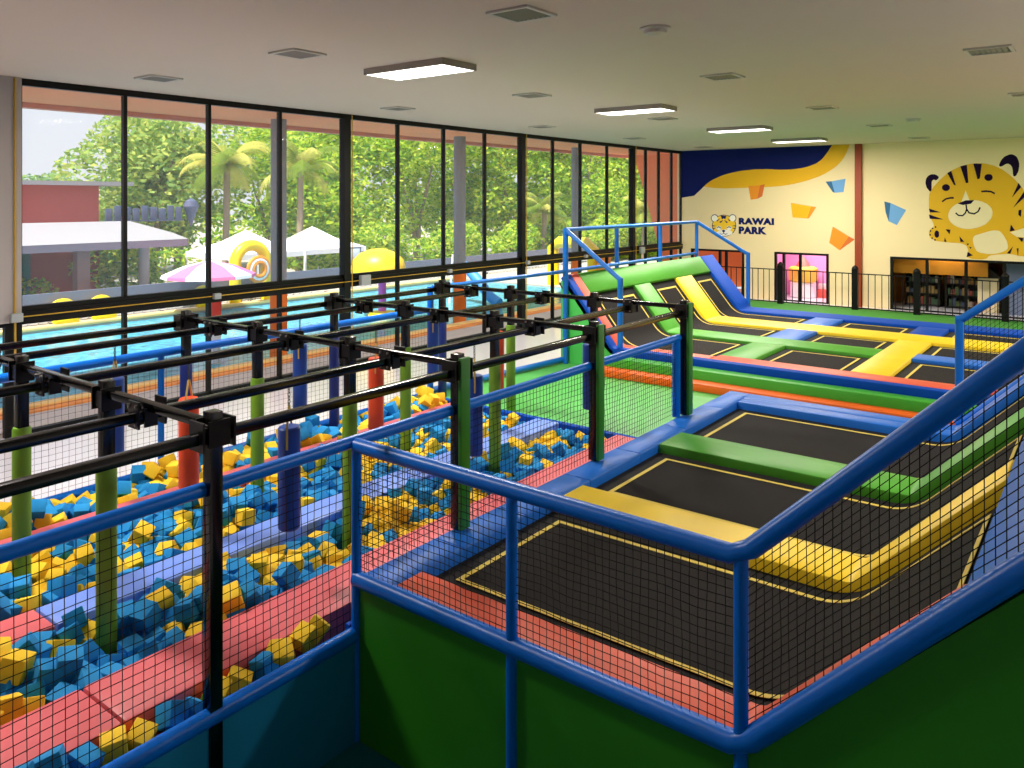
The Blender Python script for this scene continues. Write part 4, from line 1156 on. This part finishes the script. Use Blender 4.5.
TEALS = mat('stall_teal', (60, 130, 130), rough=0.8)
# pool and ground
PXa, PXb, PYa, PYb = 2.0, 33.0, 18.2, 28.6
gm = MB()
gm.box(-60, 150, WIN_Y + 0.09, PYa, -0.4, -0.01)
gm.box(-60, 150, PYb, 140, -0.4, -0.01)
gm.box(-60, PXa, PYa, PYb, -0.4, -0.01)
gm.box(PXb, 150, PYa, PYb, -0.4, -0.01)
struct(gm.build('ground', CONC))
pl = thing('swimming_pool', 'turquoise swimming pool with cream and orange kerbs outside the windows', 'swimming pool', (16, 23, 0))
bpy.context.view_layer.update()
B(PXa, PXb, PYa, PYb, -0.4, -0.08).build('water', WATER, pl)
m = MB()
m.bbox(PXa, PXb, PYa - .3, PYa + .02, -0.005, 0.10, 0.02)
m.bbox(PXa, PXb, PYb - .02, PYb + .3, -0.005, 0.12, 0.02)
m.build('kerb', SANDC, pl)
m = MB()
m.box(PXa, PXb, PYa - .62, PYa - .3, -0.008, 0.05)
m.build('orange_band', CURB, pl)
struct(B(-4, 36, WIN_Y + 0.35, PYa - .62, -0.009, 0.02).build('floor_wood_deck', DECKW))
# overhang with its columns
struct(B(-6, 36.5, WIN_Y + 0.2, 20.2, 6.66, 6.9).build('ceiling_overhang', SOFF))
struct(B(-6, 36.5, 20.2, 20.5, 6.54, 6.95).build('trim_2', FASC))
for x, lb in ((13.8, 'round outdoor column, grey above and orange below, behind the first thick window mullion'), (21.6, 'round outdoor column, grey above and orange below, behind the second bay of windows'), (29.4, 'round outdoor column, grey above and orange below, behind the blue ramp railing')):
    t = thing('round_column', lb, 'column', (x, 18.9, -0.4), 'round columns under the overhang')
    bpy.context.view_layer.update()
    MB().lathe([(0.24, -0.08), (0.24, 2.0)], x, 18.9, 24).build('orange_sleeve', COLO, t)
    MB().lathe([(0.22, 2.0), (0.22, 6.66)], x, 18.9, 24).build('shaft', COLG, t)
struct(MB().poly([(35.2, 16.45, 0), (35.2, 17.3, 0), (35.2, 17.9, 2.3), (35.2, 18.6, 4.7), (35.2, 19.2, 6.6), (35.2, 16.45, 6.6)], (0.4, 0, 0)).build('wall_orange_wing', ORW))
struct(B(38.4, 38.6, 12.4, 19.0, 0, 3.4).build('wall_orange_back', ORW))
# poolside fence and barrier
t = thing('pool_fence', 'white railing fence with a grey board on top along the far side of the pool', 'fence', (20, 29.3, 0))
bpy.context.view_layer.update()
m = MB()
for z in (0.1, 0.62):
    m.box(4, 48, 29.28, 29.32, z, z + 0.05)
x = 4.0
while x < 48:
    m.box(x, x + 0.04, 29.28, 29.32, 0, 0.65)
    x += 0.33
m.build('railing', WHT, t)
m = MB()
m.box(4, 80, 29.25, 29.35, 0.74, 1.14)
for x in range(4, 80, 4):
    m.box(x, x + 0.1, 29.3, 29.4, 0, 0.75)
m.build('board', BARR, t)
# pavilion
t = thing('pavilion', 'poolside pavilion with a pale hipped roof behind the first window pane', 'pavilion', (10, 31, 0))
bpy.context.view_layer.update()
m = MB()
ev = [(-4, 29.6, 2.8), (17.3, 29.6, 2.8), (20.2, 36, 2.8), (-4, 36, 2.8), (-4, 33.5, 3.5), (16.9, 33.5, 3.46)]
m.add(ev, [(0, 1, 5, 4), (1, 2, 5), (2, 3, 4, 5), (3, 0, 4)])
m.build('roof', ROOFG, t)
m = MB()
m.poly([(-4, 29.6, 2.52), (17.3, 29.6, 2.52), (20.2, 36, 2.52), (-4, 36, 2.52)], (0, 0, 0.27))
m.build('roof_edge', ROOFM, t)
MB().box(13.3, 13.75, 30.2, 30.6, 0, 2.52).build('pillar', mat('pillar_brown', (142, 106, 104), rough=0.7), t)
MB().lathe([(0.2, 0), (0.2, 2.52)], 16.0, 30.6, 16).build('pillar', ROOFG, t)
B(-4, 13.2, 34.0, 34.2, 0, 2.5).build('back_wall', TEALS, t)
t = thing('building', 'red flat-roofed building block rising behind the pale pavilion roof', 'building', (8, 38, 0))
bpy.context.view_layer.update()
B(-4, 17.0, 36.5, 42, 0, 5.0).build('wall', REDW, t)
B(-4, 18.3, 35.9, 42.5, 5.0, 5.18).build('roof_slab', ROOFG, t)
t = thing('letter_sign', 'row of slate block letters with a cone figure standing above the pavilion roof', 'sign', (17.5, 34.5, 3.4))
bpy.context.view_layer.update()
m = MB()
m.box(16.3, 19.9, 34.5, 34.56, 3.40, 3.46)
for k in range(9):
    a = 16.35 + k * 0.40
    m.bbox(a, a + 0.31, 34.5, 34.6, 3.46, 3.98 + 0.06 * ((k * 5) % 3), 0.03)
m.build('letter_shapes', SIGND, t)
MB().lathe([(0.02, 3.1), (0.3, 3.95), (0.36, 4.05), (0.26, 4.3), (0.05, 4.42)], 20.3, 34.5, 14).build('cone_figure', SIGND, t)
# tents
def tent(x, y, w, ze, zp, label):
    t = thing('party_tent', label, 'tent', (x, y, 0), 'white party tents')
    bpy.context.view_layer.update()
    m = MB()
    c = [(x - w, y - w, ze), (x + w, y - w, ze), (x + w, y + w, ze), (x - w, y + w, ze)]
    top = (x, y, zp)
    md = [((a[0] * .45 + x * .55), (a[1] * .45 + y * .55), ze + (zp - ze) * .42) for a in c]
    lo = [(a[0], a[1], ze - .25) for a in c]
    m.add(c + md + [top] + lo, [(0, 1, 5, 4), (1, 2, 6, 5), (2, 3, 7, 6), (3, 0, 4, 7), (4, 5, 8), (5, 6, 8), (6, 7, 8), (7, 4, 8), (0, 9, 10, 1), (1, 10, 11, 2), (2, 11, 12, 3), (3, 12, 9, 0)])
    m.build('canopy', TENT, t)
    for a in c:
        tube([(a[0], a[1], 0), (a[0], a[1], ze)], 0.04, 8).build('leg', WHT, t)
tent(21.9, 32.5, 1.9, 1.95, 2.95, 'white peaked party tent behind the yellow inflatable arch')
tent(26.0, 32.8, 1.9, 1.95, 3.0, 'white peaked party tent behind the fourth window pane')
t = thing('notice_board', 'small white notice board on a grey frame beside the second tent', 'notice board', (26.0, 30.0, 0))
bpy.context.view_layer.update()
MB().bbox(25.45, 26.65, 29.9, 29.96, 1.2, 1.95, 0.02).build('panel', TENT, t)
m = MB()
for a, b, c, d in ((25.38, 25.45, 0, 2.0), (26.65, 26.72, 0, 2.0), (25.38, 26.72, 1.95, 2.02)):
    m.box(a, b, 29.9, 29.97, c, d)
m.build('frame', BARR, t)
# pink parasol
t = thing('parasol', 'wide pink and white parasol by the pool behind the second window pane', 'parasol', (17.0, 27.6, 0))
bpy.context.view_layer.update()
m = MB()
for k in range(12):
    a, b = 2 * PI * k / 12, 2 * PI * (k + 1) / 12
    m.mi = k % 2
    pts = []
    for r, z in ((0.02, 2.05), (0.9, 1.86), (1.7, 1.52), (1.72, 1.40)):
        pts += [(17.0 + r * math.cos(a), 27.6 + r * math.sin(a), z), (17.0 + r * math.cos(b), 27.6 + r * math.sin(b), z)]
    m.add(pts, [(0, 1, 3, 2), (2, 3, 5, 4), (4, 5, 7, 6)])
m.build('canopy', [PINKC, TENT], t)
tube([(17.0, 27.6, -0.35), (17.0, 27.6, 2.0)], 0.04, 8).build('pole', WHT, t)
# yellow arch inflatable
t = thing('inflatable_arch', 'yellow inflatable arch with orange and white rings at the far pool edge', 'inflatable', (19.6, 28.9, 0))
bpy.context.view_layer.update()
pts = [(19.0, 28.95, 0)] + [(19.75 - .75 * math.cos(PI * k / 12), 28.95, 1.7 + .75 * math.sin(PI * k / 12)) for k in range(13)] + [(20.5, 28.95, 0)]
tube(pts, 0.24, 14).build('arch', YELI, t)
for k, mm in enumerate((ORAI, TENT, ORAI)):
    r = 0.5 - 0.1 * k
    ring = [(19.85 + r * math.cos(2 * PI * q / 16), 28.55 - .02 * k, 1.45 + r * math.sin(2 * PI * q / 16)) for q in range(16)]
    MB().path(ring, 0.09, 8, closed=True).build('ring', mm, t)
# yellow mushroom shower on a purple stem
t = thing('water_mushroom', 'yellow mushroom water shower on a purple stem in the pool', 'water toy', (20.9, 22.2, -0.1))
bpy.context.view_layer.update()
MB().lathe([(1.02, 1.62), (1.05, 1.75), (0.95, 2.1), (0.7, 2.35), (0.3, 2.5), (0.02, 2.53)], 20.7, 22.2, 24).build('cap', YELI, t)
MB().lathe([(0.7, 1.5), (0.72, 1.62), (0.4, 1.63)], 20.7, 22.2, 24).build('cap_underside', ORAI, t)
MB().lathe([(0.15, -0.08), (0.15, 1.5)], 20.9, 22.2, 16).build('stem', PURP, t)
MB().lathe([(0.55, -0.08), (0.5, 0.1), (0.2, 0.14)], 20.9, 22.2, 20).build('foot', YELI, t)
t = thing('play_pole', 'short red and white pole standing in the pool behind the third window pane', 'pole', (12.2, 19.3, -0.1))
bpy.context.view_layer.update()
MB().lathe([(0.13, -0.08), (0.13, 0.95)], 12.2, 19.5, 14).build('lower_sleeve', TENT, t)
MB().lathe([(0.15, 0.95), (0.15, 1.65), (0.1, 1.7)], 12.2, 19.5, 14).build('upper_sleeve', mat('pole_red', (214, 70, 60), rough=0.6), t)
t = thing('water_slide', 'small blue water slide in the pool right of the second orange column', 'water slide', (25.8, 21.5, -0.1))
bpy.context.view_layer.update()
m = MB()
m.path([(25.8, 22.6, 1.55), (25.8, 22.2, 1.5), (25.8, 21.5, 0.9), (25.8, 20.9, 0.3), (25.8, 20.4, 0.05)], 0.22, 12)
m.build('chute', BLUT, t)
m = MB()
for dx in (-.3, .3):
    m.path([(25.8 + dx, 22.9, -.08), (25.8 + dx, 22.7, 2.0)], 0.05, 8)
for k in range(5):
    m.path([(25.5, 22.88 - .03 * k, .25 + .28 * k), (26.1, 22.88 - .03 * k, .25 + .28 * k)], 0.03, 6)
m.build('ladder', TENT, t)
t = thing('inflatable_gate', 'yellow and orange inflatable gate outside behind the blue ramp railing', 'inflatable', (33.6, 21.6, 0))
bpy.context.view_layer.update()
tube([(33.6, 20.6, 0), (33.6, 20.6, 1.9), (33.6, 21.0, 2.2), (33.6, 22.6, 2.2), (33.6, 23.0, 1.9), (33.6, 23.0, 0)], 0.3, 14).build('arch', YELI, t)
MB().lathe([(0.35, 0), (0.35, 1.6), (0.2, 1.8)], 33.6, 20.0, 16).build('pillar', ORAI, t)
for k, (x, lb) in enumerate(((12.3, 'yellow ring-backed float chair leftmost at the far pool edge'), (13.6, 'yellow ring-backed float chair at the far pool edge, second from the left'), (17.6, 'yellow ring-backed float chair at the far pool edge below the parasol'))):
    t = thing('float_chair', lb, 'float chair', (x, 28.9, 0.12), 'yellow float chairs')
    bpy.context.view_layer.update()
    ring = [(x + .38 * math.cos(2 * PI * q / 16), 29.05, 0.55 + .3 * math.sin(2 * PI * q / 16)) for q in range(16)]
    MB().path(ring, 0.1, 8, closed=True).build('back_ring', YELI, t)
    MB().bbox(x - .4, x + .4, 28.65, 28.95, 0.12, 0.3, 0.05).build('seat', YELI, t)

# trees
def leaves(m, c, R, n, size, rnd, mats_n):
    for _ in range(n):
        while True:
            v = Vector((rnd.uniform(-1, 1), rnd.uniform(-1, 1), rnd.uniform(-1, 1)))
            if 0.35 < v.length < 1: break
        v = v.normalized() * (v.length ** 0.4)
        p = Vector(c) + Vector((v.x * R[0], v.y * R[1], v.z * R[2]))
        a = Vector((rnd.gauss(0, 1), rnd.gauss(0, 1), rnd.gauss(0, .6))).normalized()
        b = a.orthogonal().normalized()
        b = (Matrix.Rotation(rnd.uniform(0, 6.28), 3, a) @ b)
        s = size * rnd.uniform(.7, 1.3)
        m.mi = rnd.randrange(mats_n)
        m.add([p - a * s * .6, p + b * s * .28, p + a * s * .6, p - b * s * .28], [(0, 1, 2, 3)])
def tree_proto(seed, H, R, mats, nleaf, size, trunk_r=0.16):
    rnd = random.Random(seed)
    t = thing('leafy_tree', '', 'tree', (0, 0, 0), 'trees outside the windows')
    m = MB()
    blobs = []
    for k in range(13):
        a = rnd.uniform(0, 6.28)
        h = rnd.uniform(0.28, 0.95)
        rr = R * (1.0 - abs(h - .55) * 1.0) * rnd.uniform(.35, .85)
        blobs.append((rr * math.cos(a), rr * math.sin(a), H * h))
    blobs.append((0, 0, H * .85))
    for bl_ in blobs:
        s = R * rnd.uniform(.42, .62)
        leaves(m, bl_, (s, s, s * .8), nleaf // len(blobs), size, rnd, len(mats))
    m.build('foliage', mats, t)
    tr_ = MB()
    for k in range(3):
        a = 2.1 * k + rnd.uniform(-.4, .4)
        tr_.path([(.12 * math.cos(a), .12 * math.sin(a), -0.02), (.3 * math.cos(a), .3 * math.sin(a), H * .3), (R * .3 * math.cos(a), R * .3 * math.sin(a), H * .6), (R * .45 * math.cos(a), R * .45 * math.sin(a), H * .8)], [trunk_r, trunk_r * .8, trunk_r * .5, trunk_r * .2], 8)
    tr_.build('trunk', BARK, t)
    return t
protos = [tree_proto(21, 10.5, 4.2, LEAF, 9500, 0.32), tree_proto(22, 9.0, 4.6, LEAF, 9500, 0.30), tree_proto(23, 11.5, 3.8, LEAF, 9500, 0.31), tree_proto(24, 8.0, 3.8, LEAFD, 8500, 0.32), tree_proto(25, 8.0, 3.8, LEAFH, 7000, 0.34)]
spots = [
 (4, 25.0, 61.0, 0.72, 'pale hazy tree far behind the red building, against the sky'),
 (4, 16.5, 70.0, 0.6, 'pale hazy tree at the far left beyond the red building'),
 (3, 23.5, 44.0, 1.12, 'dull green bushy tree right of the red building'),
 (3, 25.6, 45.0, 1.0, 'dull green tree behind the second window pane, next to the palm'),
 (1, 31.5, 44.0, 0.95, 'leafy tree behind the fourth window pane, between two palms'),
 (0, 35.0, 41.0, 1.0, 'leafy tree with pale trunks just right of the first thick mullion'),
 (2, 37.0, 47.0, 1.1, 'tall leafy tree at the back, right of the first thick mullion'),
 (1, 40.0, 39.0, 1.05, 'broad leafy tree behind the sixth window pane'),
 (0, 45.5, 39.5, 1.1, 'leafy tree behind the grey column of the second bay'),
 (2, 47.0, 36.0, 1.0, 'tall narrow leafy tree behind the eighth window pane'),
 (1, 52.0, 37.0, 1.15, 'broad leafy tree just left of the second thick mullion'),
 (0, 53.0, 33.5, 1.0, 'leafy tree just right of the second thick mullion'),
 (2, 59.0, 35.0, 1.1, 'tall leafy tree behind the blue ramp railing'),
 (1, 60.0, 31.0, 1.05, 'broad leafy tree behind the third bay of windows'),
 (0, 66.0, 32.0, 1.15, 'leafy tree left of the third thick mullion'),
 (2, 70.0, 29.0, 1.1, 'leafy tree beside the orange wing wall'),
 (1, 78.0, 32.0, 1.3, 'leafy tree farthest right beyond the windows'),
]
used = set()
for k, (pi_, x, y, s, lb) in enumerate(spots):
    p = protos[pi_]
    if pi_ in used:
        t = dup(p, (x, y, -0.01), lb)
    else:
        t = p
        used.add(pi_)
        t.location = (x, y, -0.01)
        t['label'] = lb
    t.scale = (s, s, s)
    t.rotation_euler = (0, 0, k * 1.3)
# bushes under the trees
def bush_proto():
    rnd = random.Random(31)
    t = thing('green_bush', '', 'bush', (0, 0, 0), 'bushes beyond the pool')
    m = MB()
    for k in range(6):
        leaves(m, (rnd.uniform(-1.8, 1.8), rnd.uniform(-.6, .6), rnd.uniform(.6, 1.9)), (1.1, 1.0, .9), 520, 0.22, rnd, 4)
    m.build('foliage', LEAF, t)
    s = MB()
    for k in range(4):
        s.path([(-1.2 + .8 * k, 0, -0.02), (-1.4 + .95 * k, 0, 1.2)], 0.04, 6)
    s.build('stem', BARK, t)
    return t
bp = bush_proto()
bs = [(19.0, 37.5, 1.2, 'green bush behind the cone figure of the letter sign'), (29.5, 36.5, 1.2, 'green bush right of the second party tent'), (34.0, 35.5, 1.2, 'green bush behind the yellow mushroom shower'), (38.5, 33.5, 1.2, 'green bush right of the yellow mushroom shower'),
      (42.5, 32.0, 1.2, 'green bush left of the second orange column'), (46.5, 30.8, 1.2, 'green bush right of the second orange column'), (50.5, 29.5, 1.3, 'green bush left of the second thick mullion'), (54.5, 28.5, 1.3, 'green bush right of the second thick mullion'), (58.5, 27.5, 1.3, 'green bush behind the left end of the blue ramp railing'), (63.0, 26.5, 1.4, 'green bush behind the middle of the blue ramp railing'), (68.0, 26.0, 1.4, 'green bush beside the foot of the orange wing wall'), (8.0, 33.0, 0.9, 'green bush under the pavilion roof at the left'), (11.5, 33.2, 0.85, 'green bush under the pavilion roof beside the brown pillar')]
for k, (x, y, s, lb) in enumerate(bs):
    t = bp if k == 0 else dup(bp, (x, y, 0), lb)
    t.location = (x, y, -0.01)
    t['label'] = lb
    t.scale = (s, s, s)
    t.rotation_euler = (0, 0, 0.4 * math.sin(k * 2.1))
# palms
def palm(x, y, H, R, seed, label):
    rnd = random.Random(seed)
    t = thing('palm_tree', label, 'palm tree', (x, y, 0), 'palm trees outside the windows')
    bpy.context.view_layer.update()
    tube([(x, y, -0.02), (x + .1, y, H * .5), (x + .15, y, H)], 0.17, 10).build('trunk', BARK, t)
    m = MB()
    for k in range(20):
        az = 2 * PI * k / 20 + rnd.uniform(-.2, .2)
        el = rnd.uniform(-.2, 1.25)
        L = R * rnd.uniform(.8, 1.1)
        p0 = Vector((x + .15, y, H))
        prev = None
        N = 9
        m.mi = rnd.randrange(3)
        for i in range(N + 1):
            f = i / N
            e = el - 1.7 * f * f
            d = Vector((math.cos(az) * math.cos(e), math.sin(az) * math.cos(e), math.sin(e)))
            p = p0 if prev is None else prev + d * L / N
            if prev is not None:
                side = Vector((-math.sin(az), math.cos(az), 0))
                w = L * .26 * (1 - (f - .35) ** 2 * 1.6) * (1 if i < N else .4)
                for sg in (-1, 1):
                    for q in range(3):
                        b = prev.lerp(p, q / 3)
                        tip = b + side * sg * w + Vector((0, 0, -w * .6)) + d * w * .5
                        m.add([b, b + d * L * .035, tip], [(0, 1, 2)])
            prev = p
    m.build('fronds', LEAFP, t)
palm(24.3, 38.0, 6.3, 3.0, 1, 'palm tree with a grey trunk behind the third window pane')
palm(27.2, 35.5, 6.0, 3.0, 2, 'palm tree left of the first thick mullion')
palm(43.5, 30.6, 3.6, 2.4, 3, 'short palm left of the second thick mullion')
palm(50.0, 26.5, 3.4, 2.2, 4, 'short palm right of the second thick mullion')
# dense belt of trees in the distance
rnd = random.Random(77)
m = MB()
for k in range(46):
    x = 12 + k * 3.4
    y = 62 - k * 0.35
    leaves(m, (x, y, rnd.uniform(1.2, 2.6)), (3.2, 1.6, 2.2), 420, 0.5, rnd, 4)
tag(m.build('distant_foliage', LEAF), 'dense green belt of distant foliage behind all the trees', 'foliage', kind='stuff')
